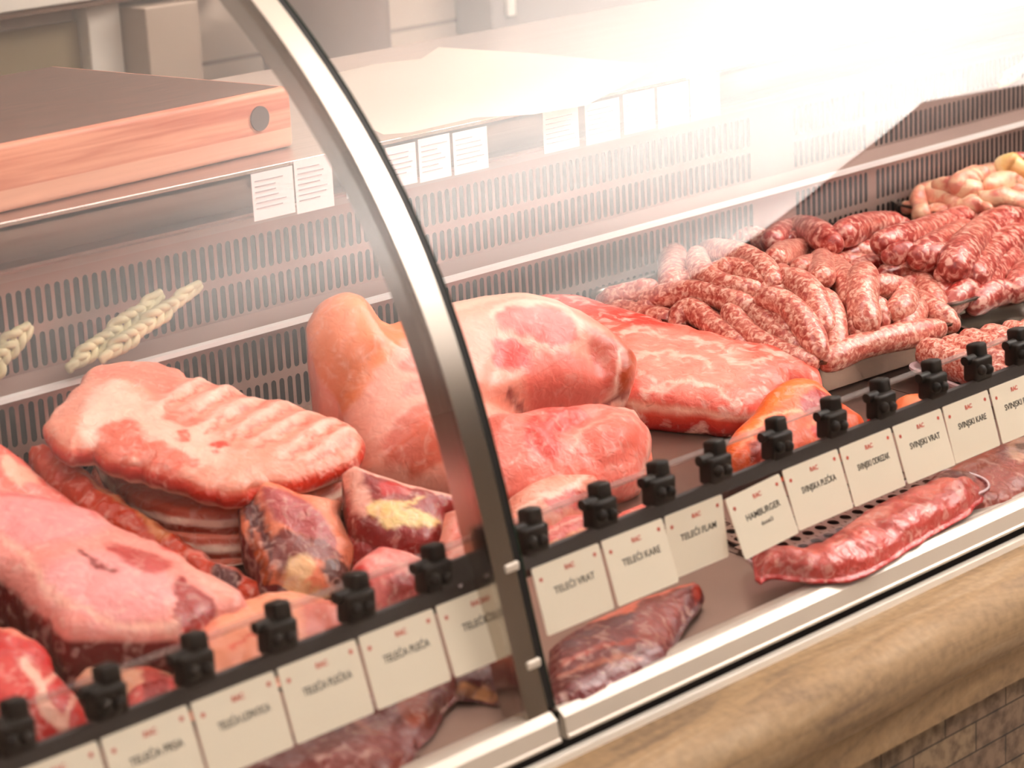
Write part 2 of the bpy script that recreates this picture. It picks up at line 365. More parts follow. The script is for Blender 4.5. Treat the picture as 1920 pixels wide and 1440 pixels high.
link('duct', B(.3, 5.4, 2.1265, 2.19, zr(-.85), zr(-.552)), DARK, case)  # dark box close behind the slots, shade put into its colour
bm = bmesh.new(); extrude_yz(bm, [(2.119, zr(-.548)), (2.119, zr(-.540)), (2.105, zr(-.534)), (2.105, zr(-.531)), (2.134, zr(-.531)), (2.134, zr(-.548))], .3, 5.4)
link('panel_rim', bm, STEEL, case)
link('upper_recess', B(.3, 5.4, 2.135, 2.149, zr(-.535), zr(-.476)), STEEL, case)
# work shelf above the back panels
bm = bmesh.new(); box(bm, .3, 5.4, 2.035, 2.60, zr(-.476), zr(-.4681)); box(bm, .3, 5.4, 2.035, 2.039, zr(-.486), zr(-.4681))
link('work_shelf', bm, STEEL, case)
bm = bmesh.new(); box(bm, .3, 5.4, 2.0325, 2.0348, zr(-.4712), zr(-.4670), .0005)
link('shelf_lip', bm, STEELB, case)
link('rear_cabinet', B(.3, 5.4, 2.25, 2.58, .02, zr(-.478)), STEEL, case)
# canopy that carries the lamp
link('canopy', B(XA, XB, 1.90, 2.35, 1.66, 1.72), WHITEP, case)
link('lamp_tube', B(.2, 3.8, 1.925, 1.945, 1.615, 1.635, .004), mat('frosted tube', '#f8f0ea', .4), case)
for xx in (.25, 4.9): link('canopy_support', B(xx, xx+.03, 2.20, 2.23, zr(-.468), 1.66), STEEL, case)
# front lower rail, in two lengths with a gap
for (a, b_) in ((-1., 1.3985), (1.4075, 6.)):
    r = [(1.400, .702), (1.400, .722), (1.390, .7235), (1.381, .7225), (1.3735, .7165), (1.371, .7015), (1.3690, .7003), (1.3690, .6980), (1.373, .6970), (1.400, .6970)]
    bm = bmesh.new(); extrude_yz(bm, r, a, b_); link('bottom_rail', bm, RAILM, case, smooth=30)
link('rail_gap', B(1.395, 1.411, 1.38, 1.399, .685, .720), BLACKP, case)
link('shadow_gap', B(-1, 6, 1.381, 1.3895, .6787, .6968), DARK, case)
link('bumper_strip', B(-1, 6, 1.3675, 1.3760, .6787, .6868, .0008), WHITEP, case)
# glass panes
for nm, x0, x1 in (('curved_glass_pane', -.8, 1.3715), ('curved_glass_pane', 1.4075, 5.8)):
    o_ = gprof(0); i_ = gprof(-.006)
    bm = bmesh.new(); extrude_yz(bm, o_+i_[::-1], x0, x1)
    g = link(nm, bm, GLASS, case, smooth=30)
    g.data.materials.append(EDGE)
    for p in g.data.polygons:
        if len(p.vertices) > 10 and x0 > 0: p.material_index = 1
tag(case.children[-1], 'clear curved glass pane')
# post between panes
bm = bmesh.new(); extrude_yz(bm, gprof(.0005, ZB-.003)+gprof(-.030, ZB-.003)[::-1], 1.3722, 1.3975); link('post', bm, POSTM, case, smooth=30)
bm = bmesh.new(); extrude_yz(bm, gprof(-.001)+gprof(-.008)[::-1], 1.3980, 1.4070); link('gasket', bm, BLACKP, case, smooth=30)
for zz in (.842, .760):
    bm = bmesh.new(); box(bm, 1.385, 1.402, gy(zz)-.001, gy(zz)+.012, zz, zz+.008, .002); link('glass_clamp', bm, RAILM, case)

# ------------------------------------------------------------------ label rail with acrylic strip, cards and clips
RY = 1.440; RZ = 1.55-.7225; TI = math.radians(17)
rail = empty('label_rail', (1.5, RY, RZ)); tag(rail, 'long black label rail with clear upright strip running above the front of the deck', 'label rail')
dvec = np.array([0, -math.sin(TI), -math.cos(TI)]); nvec = np.array([0, -math.cos(TI), math.sin(TI)])
for a, b_ in ((-.2, 1.411), (1.444-.02, 5.2)):
    bm = bmesh.new(); extrude_yz(bm, [(RY-.004, RZ), (RY-.001, RZ+.011), (RY+.003, RZ+.012), (RY+.010, RZ+.004), (RY+.006, RZ-.010), (RY+.002, RZ-.010)], a, b_)
    link('rail_bar', bm, BLACKR, rail)
bm = bmesh.new(); extrude_yz(bm, [(RY+.014, RZ+.0), (RY+.022, RZ+.031), (RY+.025, RZ+.031), (RY+.017, RZ+.0)], -.2, 5.2)
link('acrylic_strip', bm, ACRYL, rail)
bm = bmesh.new(); extrude_yz(bm, [(RY+.0212, RZ+.0315), (RY+.0195, RZ+.0345), (RY+.0265, RZ+.0355), (RY+.0262, RZ+.0315)], -.2, 5.2)
link('strip_edge', bm, glass_mat('acrylic strip edge', (.86, .8, .78), .10, .35), rail)
for xx in (.55, 1.42, 2.9, 4.2):
    link('rail_bracket', B(xx-.006, xx+.006, RY+.008, RY+.014, dz(RY)+.001, RZ+.006), BLACKP, rail)
# end plate with two screw holes
bm = bmesh.new(); P0, P1 = 1.335, 1.411
extrude_yz(bm, [(RY-.004, RZ+.010), (RY+.004, RZ+.029), (RY+.008, RZ+.029), (RY+.003, RZ+.008)], P0, P1)
link('end_plate', bm, BLACKR, rail)
for (px_, py_) in ((863, 1098), (908, 1066)):
    P = at_y(px_, py_, RY+.0005-.002); bm = bmesh.new(); bmesh.ops.create_uvsphere(bm, u_segments=14, v_segments=8, radius=.0032, matrix=Matrix.Translation(Vector(P)+Vector((0, .002, 0))))
    link('rivet', bm, FOAM, rail, smooth=180)

def text_mesh(txt, size, bold=0.0):
    cu = bpy.data.curves.new('t', 'FONT'); cu.body = txt; cu.size = size; cu.align_x = 'CENTER'; cu.align_y = 'CENTER'; cu.extrude = .00008; cu.offset = bold
    to = bpy.data.objects.new('t', cu); COL.objects.link(to)
    dg = bpy.context.evaluated_depsgraph_get(); me = bpy.data.meshes.new_from_object(to.evaluated_get(dg))
    bpy.data.objects.remove(to); return me
def put_text(name, txt, size, M, m, parent, wmax=None, bold=0.0):
    me = text_mesh(txt, size, bold)
    if not len(me.vertices): return
    xs = [v.co.x for v in me.vertices]; w = max(xs)-min(xs)
    s = min(1, wmax/w) if wmax else 1
    me.transform(M @ Matrix.Diagonal((s, 1, 1, 1))); me.materials.clear(); me.materials.append(m)
    o = bpy.data.objects.new(name, me); COL.objects.link(o); o.parent = parent; o.matrix_parent_inverse = Matrix.Translation(-Vector(parent.location)); return o

CX = [.8165, .8985, .9801, 1.0641, 1.1501, 1.2359, 1.3221, 1.4091]
names_l = ['', 'TELEĆA NOGICA', 'TELEĆA PRSA', 'TELEĆA LOPATICA', 'TELEĆA PLEĆKA', 'TELEĆA PLEĆA', 'TELEĆI BUT']
names_r = ['TELEĆI VRAT', 'TELEĆI KARE', 'TELEĆI FLAM', 'HAMBURGER', 'SVINJSKA PLEĆKA', 'SVINJSKI ODREZAK', 'SVINJSKI VRAT', 'SVINJSKI KARE', 'SVINJSKI BUT', 'SVINJSKI FILE']
RXe = [1.4360, 1.5250, 1.6100, 1.6945, 1.7800, 1.8692, 1.9564, 2.0422, 2.1263, 2.2100, 2.2950]
cards = []
for i in range(7): cards.append((CX[i]+.0018, CX[i+1]-.0018, names_l[i], 0))
for i in range(10): cards.append((RXe[i]+.0018, RXe[i+1]-.0018, names_r[i], 1))
clabels = [None,
 'cream price card at the bottom left corner of the picture, cut off by the frame',
 'cream price card reading telecea prsa, below the second black clip from the left',
 ] 
def card_label(t, i):
    if i == 0: return 'cream price card outside the left end of the row, blank'
    return 'cream price card lettered %s in black, clipped to the label rail' % t
M0 = Matrix([[1, 0, 0, 0], [0, -dvec[1], nvec[1], 0], [0, -dvec[2], nvec[2], 0], [0, 0, 0, 1]])
for i, (x0, x1, t, side) in enumerate(cards):
    if i == 0: continue
    H = .0615 if side == 0 else .0600; c = (x0+x1)/2
    roll = random.uniform(-.006, .006); lift = 0.0; tl = random.uniform(-.03, .03)
    if t == 'HAMBURGER': roll = .05; lift = -.004; tl = -.05
    if t == 'TELEĆI FLAM': tl = .19
    w = x1-x0; org = Vector((c, RY-.0045, RZ-.0005+lift))
    MM = Matrix.Translation(org) @ Matrix.Rotation(tl, 4, 'X') @ M0 @ Matrix.Rotation(roll, 4, 'Z')
    t0 = empty('price_card', org); tag(t0, card_label(t, i), 'price card', 'price cards along the label rail')
    bm = bmesh.new(); box(bm, -w/2, w/2, -H, 0, 0, .0008)
    es = [e for e in bm.edges if abs(e.verts[0].co.z-e.verts[1].co.z) > .0004]
    bmesh.ops.bevel(bm, geom=es, offset=.0022, segments=4, profile=.5, affect='EDGES')
    for v in bm.verts: v.co = MM @ v.co
    o = link('card', bm, CARDM, t0)
    T = lambda x, y: MM @ Matrix.Translation((x, y, .0010))
    put_text('product_name', t, .0088, T(.003, -.0255), INK, t0, wmax=w*.62, bold=.0001)
    if t == 'HAMBURGER': put_text('product_name', 'domaći', .0060, T(.004, -.036), INK, t0, wmax=w*.4)
    put_text('red_logo', 'RAC', .0062, T(.002, -.0095), RED, t0, bold=.0002)
    for sx_, sy_ in ((-w/2+.008, -.012), (w/2-.008, -.0085)):
        bm = bmesh.new(); bmesh.ops.create_cone(bm, cap_ends=True, segments=12, radius1=.0019, radius2=.0019, depth=.0003, matrix=T(sx_, sy_))
        link('red_dot', bm, RED, t0)
# clips
clip_px = [(30, 1385), (205, 1322), (370, 1257), (527, 1194), (675, 1142), (820, 1088), (1003, 1022), (1133, 970), (1243, 930), (1350, 887), (1465, 842), (1568, 802), (1660, 764), (1757, 732), (1842, 696), (1918, 664)]
cl_names = ['at the bottom left corner above the half hidden first card', 'above the left edge of the TELEĆA PRSA card', 'above the TELEĆA LOPATICA card', 'above the TELEĆA PLEĆKA card, in front of pale veal', 'in front of the pink rib chop', 'beside the black end plate with two rivets', 'directly right of the aluminium post', 'between the TELEĆI VRAT and TELEĆI KARE cards', 'beside the small pink bone end', 'above the leaning HAMBURGER card', 'in front of the orange skinned hock', 'right of the orange skinned hock', 'left of the orange chicken piece', 'right of the orange chicken piece', 'in front of the pink foam mince tray', 'at the right edge of the picture in front of the mince']
def knob(bm, c, r, s=(1, 1, 1)):
    bmesh.ops.create_uvsphere(bm, u_segments=16, v_segments=10, radius=r, matrix=Matrix.Translation(c) @ Matrix.Diagonal((*s, 1)))
for i, (px_, py_) in enumerate(clip_px):
    P = at_y(px_, py_, RY); x = P[0]; base = Vector((x, RY+.004, RZ+.010))
    t0 = empty('card_clip', base)
    tag(t0, 'black plastic card clip ' + cl_names[i], 'clip', 'black clips along the label rail')
    bm = bmesh.new(); Mx = Matrix.Translation(base)
    box(bm, -.013, .0175, -.006, .012, -.002, .024, .0035, Mx)
    link('clip_body', bm, BLACKP, t0, smooth=60)
    bm = bmesh.new(); box(bm, .001, .0185, -.003, .014, .012, .037, .0035, Mx @ Matrix.Rotation(-.15, 4, 'X')); link('tongue', bm, BLACKP, t0, smooth=60)
    bm = bmesh.new(); knob(bm, base+Vector((-.006, -.007, .012)), .0056); knob(bm, base+Vector((.007, -.007, .010)), .0056); link('knob_pair', bm, BLACKP, t0, smooth=180)
    bm = bmesh.new(); bmesh.ops.create_cone(bm, cap_ends=True, segments=14, radius1=.005, radius2=.005, depth=.016, matrix=Mx @ Matrix.Translation((-.010, .006, .022)) @ Matrix.Rotation(math.pi/2, 4, 'Y')); link('pivot_bar', bm, BLACKP, t0, smooth=50)

# ------------------------------------------------------------------ work shelf things
SZ = zr(-.468)
cb = empty('chopping_block', (1.5, 2.3, SZ)); tag(cb, 'thick worn wooden chopping block with a dark round plug in its end', 'chopping board')
P = [at_z(-160, 435, SZ), at_z(556, 272, SZ), at_z(140, 150, SZ+.0), ]
A = at_z(553, 275, SZ)[:2]; Bk = at_z(158, 108, SZ+.066)[:2]
u = (at_z(553, 275, SZ)-at_z(0, 402, SZ))[:2]; u /= np.linalg.norm(u); v_ = Bk-A; v_ -= u*0
v_ = np.array([-u[1], u[0]])*.405
Ls = .75
foot = [A-u*Ls, A, A+v_, A+v_-u*Ls]
bm = bmesh.new(); vs = [bm.verts.new((p[0], p[1], 0)) for p in foot]; f = bm.faces.new(vs); r = bmesh.ops.extrude_face_region(bm, geom=[f])
for e in r['geom']:
    if isinstance(e, bmesh.types.BMVert): e.co.z += .067
bmesh.ops.recalc_face_normals(bm, faces=bm.faces[:])
bmesh.ops.bevel(bm, geom=bm.edges[:], offset=.006, segments=4, profile=.5, affect='EDGES')
o = link('block', bm, WOOD, None, smooth=40); o.location = (0, 0, SZ+.0005); o.parent = cb; o.matrix_parent_inverse = Matrix.Translation(-Vector(cb.location))
# worn darker top board
bm = bmesh.new(); q = [A-u*(Ls-.01)+v_*.02, A-u*.010+v_*.02, A-u*.010+v_*.98, A-u*(Ls-.01)+v_*.98]
vs = [bm.verts.new((p[0], p[1], SZ+.0670)) for p in q]; f = bm.faces.new(vs); r = bmesh.ops.extrude_face_region(bm, geom=[f])
for e in r['geom']:
    if isinstance(e, bmesh.types.BMVert): e.co.z += .0009
bmesh.ops.recalc_face_normals(bm, faces=bm.faces[:])
link('worn_top', bm, mat('worn wood top', '#5f4034', .7, var=.25, vscale=14, stretch=(1, 8, 1)), cb)
un = np.array([u[1], -u[0]])
pc = at_z(486, 222, SZ+.036); 
d_ = ray(486, 222); tt = np.dot(np.append(A, 0)[:2]-CAM[:2], un)/np.dot(d_[:2], un); pc = CAM+d_*tt
bm = bmesh.new(); bmesh.ops.create_cone(bm, cap_ends=True, segments=32, radius1=.0135, radius2=.0135, depth=.004, matrix=Matrix.Translation(pc) @ Matrix.Rotation(math.atan2(u[1], u[0]), 4, 'Z') @ Matrix.Rotation(math.pi/2, 4, 'X'))
link('round_plug', bm, mat('dark grey plug', '#5c4c48', .6), cb)

def sheet(name, label, pts, z, amp=.004, curl=None):
    P = [at_z(x, y, z)[:2] for x, y in pts]; bm = bmesh.new()
    out = catmull([*P], 4, True) if curl else np.array(P)
    lo_, hi = out.min(0), out.max(0); g = .02
    pts2 = [Vector(p) for p in out]; n = len(pts2)
    def inside(p):
        c = False
        for i in range(n):
            a, b = pts2[i], pts2[(i+1) % n]
            if (a.y > p[1]) != (b.y > p[1]) and p[0] < (b.x-a.x)*(p[1]-a.y)/(b.y-a.y)+a.x: c = not c
        return c
    for x in np.arange(lo_[0], hi[0], g):
        for y in np.arange(lo_[1], hi[1], g):
            if inside((x, y)): pts2.append(Vector((x, y)))
    v2, e2, f2, *_ = delaunay_2d_cdt(pts2, [(i, (i+1) % n) for i in range(n)], [], 1, 1e-5)
    V = [bm.verts.new((p.x, p.y, z+.003+amp*(noise.noise(Vector((p.x*4, p.y*4, 3)))+.6))) for p in v2]
    for f in f2: bm.faces.new([V[i] for i in f])
    r = bmesh.ops.solidify(bm, geom=bm.faces[:], thickness=.0006)
    o = link(name, bm, PAPER, smooth=60); tag(o, label, 'paper'); return o
sheet('butcher_paper', 'large cream butcher paper stack with a lifted corner spread on the steel work shelf', [(560, 160), (640, 142), (700, 128), (790, 118), (823, 96), (1010, 108), (1225, 128), (1222, 140), (1100, 205), (1000, 222), (890, 228), (770, 258), (720, 262), (660, 232), (600, 190)], SZ, .003)
sheet('butcher_paper', 'white wrapping paper sheet with curved edge at the top right of the shelf', [(1600, -30), (1580, 36), (1650, 38), (1690, 54), (1740, 32), (1830, 12), (1990, -20), (1900, -60)], SZ, .002)

# hanging paper labels on the shelf front
hl = [(470, 327, 547, 306, 88), (550, 303, 620, 288, 98), (648, 345, 668, 340, 28), (722, 278, 778, 266, 76), (783, 262, 842, 250, 80), (848, 250, 912, 236, 78), (1017, 212, 1083, 200, 76), (1096, 196, 1160, 184, 76), (1168, 178, 1226, 168, 74), (1232, 164, 1290, 150, 76), (1293, 146, 1348, 136, 80)]
hn = ['leftmost of all, hanging below the chopping block', 'second from the left, tallest of the row', 'small narrow one partly behind the aluminium post', 'first to the right of the post', 'second to the right of the post', 'third right of the post, before the gap', 'first after the wide gap', 'second after the wide gap', 'third after the wide gap', 'second from the right end', 'rightmost of the row']
for i, (xa, ya, xb, yb, h) in enumerate(hl):
    a = at_y(xa, ya, 2.030); b_ = at_y(xb, yb, 2.030); c = at_y(xa+h*.11, ya+h, 2.030); w = b_[0]-a[0]; zt = min(a[2], b_[2]+.01); hh = zt-c[2]
    t0 = empty('shelf_label', (a[0]+w/2, 2.030, zt)); tag(t0, 'white printed paper label on the shelf front, ' + hn[i], 'label', 'paper labels hanging from the shelf front')
    bm = B(a[0], a[0]+w, 2.0296, 2.0302, zt-hh, zt)
    if zt < SZ-.01: box(bm, a[0]+w*.3, a[0]+w*.7, 2.0302, 2.0318, zt-.004, SZ-.001)
    link('paper', bm, LABELP, t0)
    bm = bmesh.new()
    for k in range(int((hh-.012)/.0058)):
        zz = zt-.008-k*.0058; box(bm, a[0]+.004, a[0]+.004+(w-.008)*random.uniform(.55, 1), 2.0292, 2.0295, zz-.0011, zz)
    if len(bm.verts): link('printed_lines', bm, INKG, t0)
    else: bm.free()

# things on the back wall
def wallbox(name, label, cat, p0, p1, m, y=3.4, d=.04, kind=None, bev=.003):
    a = at_y(*p0, y-d); b_ = at_y(*p1, y-d)
    bm = B(min(a[0], b_[0]), max(a[0], b_[0]), y-d, y-.001, min(a[2], b_[2]), max(a[2], b_[2]), bev)
    o = link(name, bm, m); 
    if kind: tag(o, label, None, None, kind)
    else: tag(o, label, cat)
    return o
a = at_y(158, 40, 3.37); b_ = at_y(222, 60, 3.37)
tag(link('door_1', B(1.2, a[0]-.002, 3.385, 3.399, .02, 1.075), mat('olive brown door', '#8b7a5e', .5)), kind='structure')
tag(link('trim_1', B(a[0], b_[0], 3.36, 3.399, .02, 1.10, .003), WHITEP), kind='structure')
tag(link('trim_2', B(-2, 2.72, 3.33, 3.399, 1.102, 1.112, .002), BROWN), kind='structure')
tag(link('trim_3', B(-2, 2.72, 3.32, 3.399, 1.113, 1.17, .002), WHITEP), kind='structure')
tag(link('wall_cabinet', B(b_[0]+.005, b_[0]+.115, 3.30, 3.399, .02, 1.09, .003), mat('pale brown laminate', '#b09c8a', .5)), 'narrow pale brown cupboard beside the white door frame', 'cupboard')
bm = bmesh.new(); bmesh.ops.create_cone(bm, cap_ends=True, segments=40, radius1=.11, radius2=.11, depth=.8, matrix=Matrix.Translation((2.80, 3.22, .70))); tag(link('steel_cylinder', bm, mat('taupe steel', '#a08d84', .35, .3), smooth=40), 'tall rounded taupe steel bin behind the chopping block', 'bin')
a = at_y(925, 70, 3.30); b_ = at_y(1088, 40, 3.30); 
kr = empty('dark_cabinet', (a[0], 3.35, 1.0)); tag(kr, 'grey metal wall cabinet with a white upright strip, above the butcher paper', 'cabinet')
link('cabinet_box', B(a[0], a[0]+.62, 3.30, 3.399, a[2], 1.5, .004), mat('mid grey metal', '#8f8580', .45), kr)
link('upright_strip', B(a[0]+.035, a[0]+.055, 3.292, 3.2998, a[2]+.035, 1.45, .001), WHITEP, kr)
a = at_y(1262, 80, 3.38); b_ = at_y(1348, 60, 3.38)
so = empty('wall_socket', ((a[0]+b_[0])/2, 3.38, a[2])); tag(so, 'white double socket plate on the tiled wall at the top right', 'socket')
link('plate', B(a[0], b_[0], 3.385, 3.399, a[2], a[2]+.05, .003), WHITEP, so)
link('socket_face', B(a[0]+.01, a[0]+.05, 3.381, 3.3848, a[2]+.008, a[2]+.042, .002), LABELP, so)
# cream hook shaped cable holder
def tube(bm, P, R, seg=14, cap=True, rnd=True):
    P = np.asarray(P, float); n = len(P); rings = []; prev = None
    R = np.asarray(R, float)*np.ones(n)
    T = np.gradient(P, axis=0); T /= np.linalg.norm(T, axis=1)[:, None]+1e-12
    up = np.array([0, 0, 1.]) if abs(T[0][2]) < .9 else np.array([1., 0, 0])
    s = np.cross(T[0], up); s /= np.linalg.norm(s)
    PP, RR, TT = list(P), list(R), list(T)
    if rnd:
        a = [(math.sin(t), math.cos(t)) for t in np.linspace(.12, math.pi/2, 5)[:-1]]
        PP = [P[0]-T[0]*R[0]*c for s_, c in a]+PP+[P[-1]+T[-1]*R[-1]*c for s_, c in a[::-1]]
        RR = [R[0]*s_ for s_, c in a]+RR+[R[-1]*s_ for s_, c in a[::-1]]
        TT = [T[0]]*4+TT+[T[-1]]*4
    for p, r_, t in zip(PP, RR, TT):
        s = s-t*np.dot(s, t); s /= np.linalg.norm(s); w = np.cross(t, s)
        rings.append([bm.verts.new(p+r_*(math.cos(a)*s+math.sin(a)*w)) for a in np.linspace(0, 2*math.pi, seg, endpoint=False)])
    for k in range(len(rings)-1):
        for i in range(seg):
            j = (i+1) % seg; bm.faces.new((rings[k][i], rings[k][j], rings[k+1][j], rings[k+1][i]))
    bm.faces.new(rings[0][::-1]); bm.faces.new(rings[-1])
    return bm
hk = [at_y(x, y, 3.36) for x, y in ((1096, 40), (1100, 22), (1125, 14), (1150, 22), (1156, 36))]
bm = bmesh.new(); tube(bm, catmull(hk, 6), .012); tag(link('cream_hook', bm, mat('cream plastic', '#efe2bd', .5), smooth=180), 'small cream arched hook on the grey wall at the top', 'hook')
hk = [at_y(x, y, 3.37) for x, y in ((1136, 40), (1128, 70), (1118, 100), (1114, 125))]
bm = bmesh.new(); tube(bm, catmull(hk, 6), .003, 8); tag(link('hanging_cord', bm, mat('grey cord', '#8a807a', .6), smooth=180), 'thin grey cord hanging below the cream hook', 'cord')

# braided straw garlands standing on the ledge
def braid(a, b_, label, w=.010):
    a = np.array(a); b_ = np.array(b_); t = b_-a; L_ = np.linalg.norm(t); t /= L_; s = np.cross(t, [0, 1, 0]); s /= np.linalg.norm(s)
    g = empty('straw_braid', a); tag(g, label, 'straw decoration')
    for k in range(4):
        ph = k*math.pi/2; pts = []; n = 70
        for i in range(n):
            q = i/(n-1); env = w*(1-.75*max(0, (q-.7)/.3))*min(1, .4+q*4)
            pts.append(a+t*L_*q+s*env*math.sin(ph+q*L_*130)*.9+np.array([0, 1, 0])*env*.45*math.sin(2*(ph+q*L_*130))+s*w*.2*(k-1.5))
        bm = bmesh.new(); tube(bm, pts, .0042, 8); link('straw_strand', bm, STRAW, g, smooth=180)
braid(at_y(130, 690, 2.085), at_y(300, 552, 2.085), 'pale braided straw bundle leaning on the steel ledge, the rear one', .007)
braid(at_y(192, 672, 2.072), at_y(372, 534, 2.072), 'pale braided straw bundle leaning on the steel ledge, the longer front one', .0065)
braid(at_y(-60, 740, 2.085), at_y(52, 612, 2.085), 'pale braided straw bundle at the left edge of the picture', .010)
braid(at_y(1875, 158, 2.085), at_y(1935, 110, 2.085), 'pale braided straw tip at the right edge above the slotted panel', .0065)

# ------------------------------------------------------------------ meat shapes
def inside_poly(Q, P):
    x, y = P[:, 0], P[:, 1]; c = np.zeros(len(P), bool); n = len(Q)
    for i in range(n):
        x0, y0 = Q[i]; x1, y1 = Q[(i+1) % n]
        m = ((y0 > y) != (y1 > y)) & (x < (x1-x0)*(y-y0)/((y1-y0) if y1 != y0 else 1e-9)+x0); c ^= m
    return c
def dist_poly(Q, P, closed=True):
    d = np.full(len(P), 1e9); n = len(Q)
    for i in range(n if closed else n-1):
        a = Q[i]; b = Q[(i+1) % n]; ab = b-a; t = np.clip(((P-a)@ab)/(ab@ab+1e-12), 0, 1)
        d = np.minimum(d, np.linalg.norm(P-a-t[:, None]*ab, axis=1))
    return d
def nz(P, s, seed=0):
    return np.array([noise.noise(Vector((p[0]*s+seed, p[1]*s-seed, p[2]*s))) for p in P])
def mound(name, label, cat, outline, anchor, tilt, base, T=.03, r=.05, hgt=0., yaw=0., th=None, patches=(), bumps=(), grid=.006,
          namp=.003, nscale=25, side=None, material=None, group=None, parent=None, smooth_out=3, rough_out=0., seed=1, edge=.5, warp=6):
    """a solid piece of meat: traced face on its own tilted plane, domed, with real thickness down to the deck"""
    mt = material or MEAT; grid *= .62
    def lin(c, _l=globals()['lin']):
        v = np.array(_l(c))**1.2; m = v.mean(); return np.clip(m+(v-m)*1.22, .01, 1)
    P0 = deck(*anchor, hgt) if len(anchor) == 2 else np.array(anchor)
    t = math.radians(tilt); yw = math.radians(yaw)
    n = np.array([math.sin(yw)*math.sin(t), -math.cos(yw)*math.sin(t), math.cos(t)])
    U = np.array([1., 0, 0]); U -= n*(U@n); U /= np.linalg.norm(U); Vv = np.cross(n, U)
    O = catmull(outline, smooth_out, True)
    if rough_out:
        O = O + np.array([[noise.noise(Vector((p[0]*.05, p[1]*.05, seed))), noise.noise(Vector((p[0]*.05, p[1]*.05, seed+9)))] for p in O])*rough_out
    W3 = np.array([hit(p[0], p[1], P0, n) for p in O]); uv = np.stack([(W3-P0)@U, (W3-P0)@Vv], 1)
    # resample the outline
    seg = np.linalg.norm(np.roll(uv, -1, 0)-uv, axis=1); tot = seg.sum(); cs = np.concatenate([[0], np.cumsum(seg)])
    m = max(16, int(tot/grid)); uvc = np.vstack([uv, uv[:1]]); ss = np.linspace(0, tot, m, endpoint=False)
    Bd = np.stack([np.interp(ss, cs, uvc[:, k]) for k in (0, 1)], 1)
    lo_, hi = Bd.min(0), Bd.max(0)
    gx, gy_ = np.meshgrid(np.arange(lo_[0], hi[0], grid), np.arange(lo_[1], hi[1], grid*.87)); gx = gx+(np.arange(gx.shape[0])[:, None] % 2)*grid*.5
    G = np.stack([gx.ravel(), gy_.ravel()], 1); G = G[inside_poly(Bd, G)]; G = G[dist_poly(Bd, G) > grid*.55]
    A_ = np.vstack([Bd, G]); nb = len(Bd)
    v2, e2, f2, ov, *_ = delaunay_2d_cdt([Vector(p) for p in A_], [(i, (i+1) % nb) for i in range(nb)], [], 1, 1e-7)
    A_ = np.array([[p.x, p.y] for p in v2]); bidx = list(range(nb))
    d = dist_poly(Bd, A_); q = np.clip(d/r, 0, 1); h = T*(1-(1-q)**2)**edge
    W0 = P0+A_[:, :1]*U+A_[:, 1:]*Vv; pxy = proj(W0)
    for b in bumps:                                   # (px, py, radius px, height, [squash x, angle])
        cx, cy_, rad, hb = b[:4]; sq = b[4] if len(b) > 4 else 1; an = math.radians(b[5]) if len(b) > 5 else 0
        dx, dy = pxy[:, 0]-cx, pxy[:, 1]-cy_; a1 = (dx*math.cos(an)+dy*math.sin(an))/sq; a2 = -dx*math.sin(an)+dy*math.cos(an)
        h = h+hb*np.exp(-(a1*a1+a2*a2)/(rad*rad))*np.minimum(1, d/.012)
    ns = nz(W0, nscale, seed)+.5*nz(W0, nscale*2.3, seed+5)-.25*np.maximum(0, .12-np.abs(nz(W0, nscale*1.2, seed+6)))/.12
    h = h+namp*ns*np.minimum(1, d/.008+.15)
    Wf = W0+n*h[:, None]
    # colours
    col = np.tile(np.array(lin(base)), (len(A_), 1))
    wz = np.stack([nz(W0, 60, seed+20)+.6*nz(W0, 150, seed+2), nz(W0, 60, seed+31)+.6*nz(W0, 150, seed+4)], 1)*warp*1.3; PW = pxy+wz
    def paint(pa, PWx, col):
        kind, pts, c, soft = pa[:4]; c = np.array(lin(c)); al = pa[4] if len(pa) > 4 else 1.
        if kind == 'p':
            Q = catmull(pts, 4, True); s = dist_poly(Q, PWx); s = np.where(inside_poly(Q, PWx), s, -s)
        else:
            Q = catmull(pts, 5); wd = pa[5] if len(pa) > 5 else 4; s = wd-dist_poly(Q, PWx, False)
        a = np.clip(s/(soft*.6)+.5, 0, 1)[:, None]*al; return col*(1-a)+c*a
    for pa in patches: col = paint(pa, PW, col)
    bm = bmesh.new(); cl = bm.verts.layers.float_color.new('Col')
    VF = []
    for p, c in zip(Wf, col):
        v = bm.verts.new(p); v[cl] = (*c, 1); VF.append(v)
    for f in f2:
        try: bm.faces.new([VF[i] for i in f])
        except ValueError: pass
    # sides down to the thickness or the deck
    dep = th
    Wb0 = W0[:nb]; low = []
    if dep is None:
        low = np.array([[p[0], p[1], dz(p[1])+.0015] for p in Wb0]); cen = low.mean(0)
        low = low+(cen-low)*.04
    else:
        low = Wb0-n*dep*.35+np.array([0, 0, -dep*.65]); 
    low[:, 2] = np.maximum(low[:, 2], dz(low[:, 1])+.0015)
    low[:, 2] = np.minimum(low[:, 2], Wb0[:, 2]-.001)
    sd = side or [(0, base), (1, base)]
    K = 10; prev = VF[:nb]
    outn = np.stack([np.roll(Bd, -1, 0)[:, 1]-np.roll(Bd, 1, 0)[:, 1], -(np.roll(Bd, -1, 0)[:, 0]-np.roll(Bd, 1, 0)[:, 0])], 1)
    outn /= np.linalg.norm(outn, axis=1)[:, None]+1e-9
    area2 = np.sum(Bd[:, 0]*np.roll(Bd[:, 1], -1)-np.roll(Bd[:, 0], -1)*Bd[:, 1]); outn *= 1 if area2 > 0 else -1
    O3 = outn[:, :1]*U+outn[:, 1:]*Vv
    scol = [np.array(lin(c)) for _, c in sd]; sp = [s for s, _ in sd]
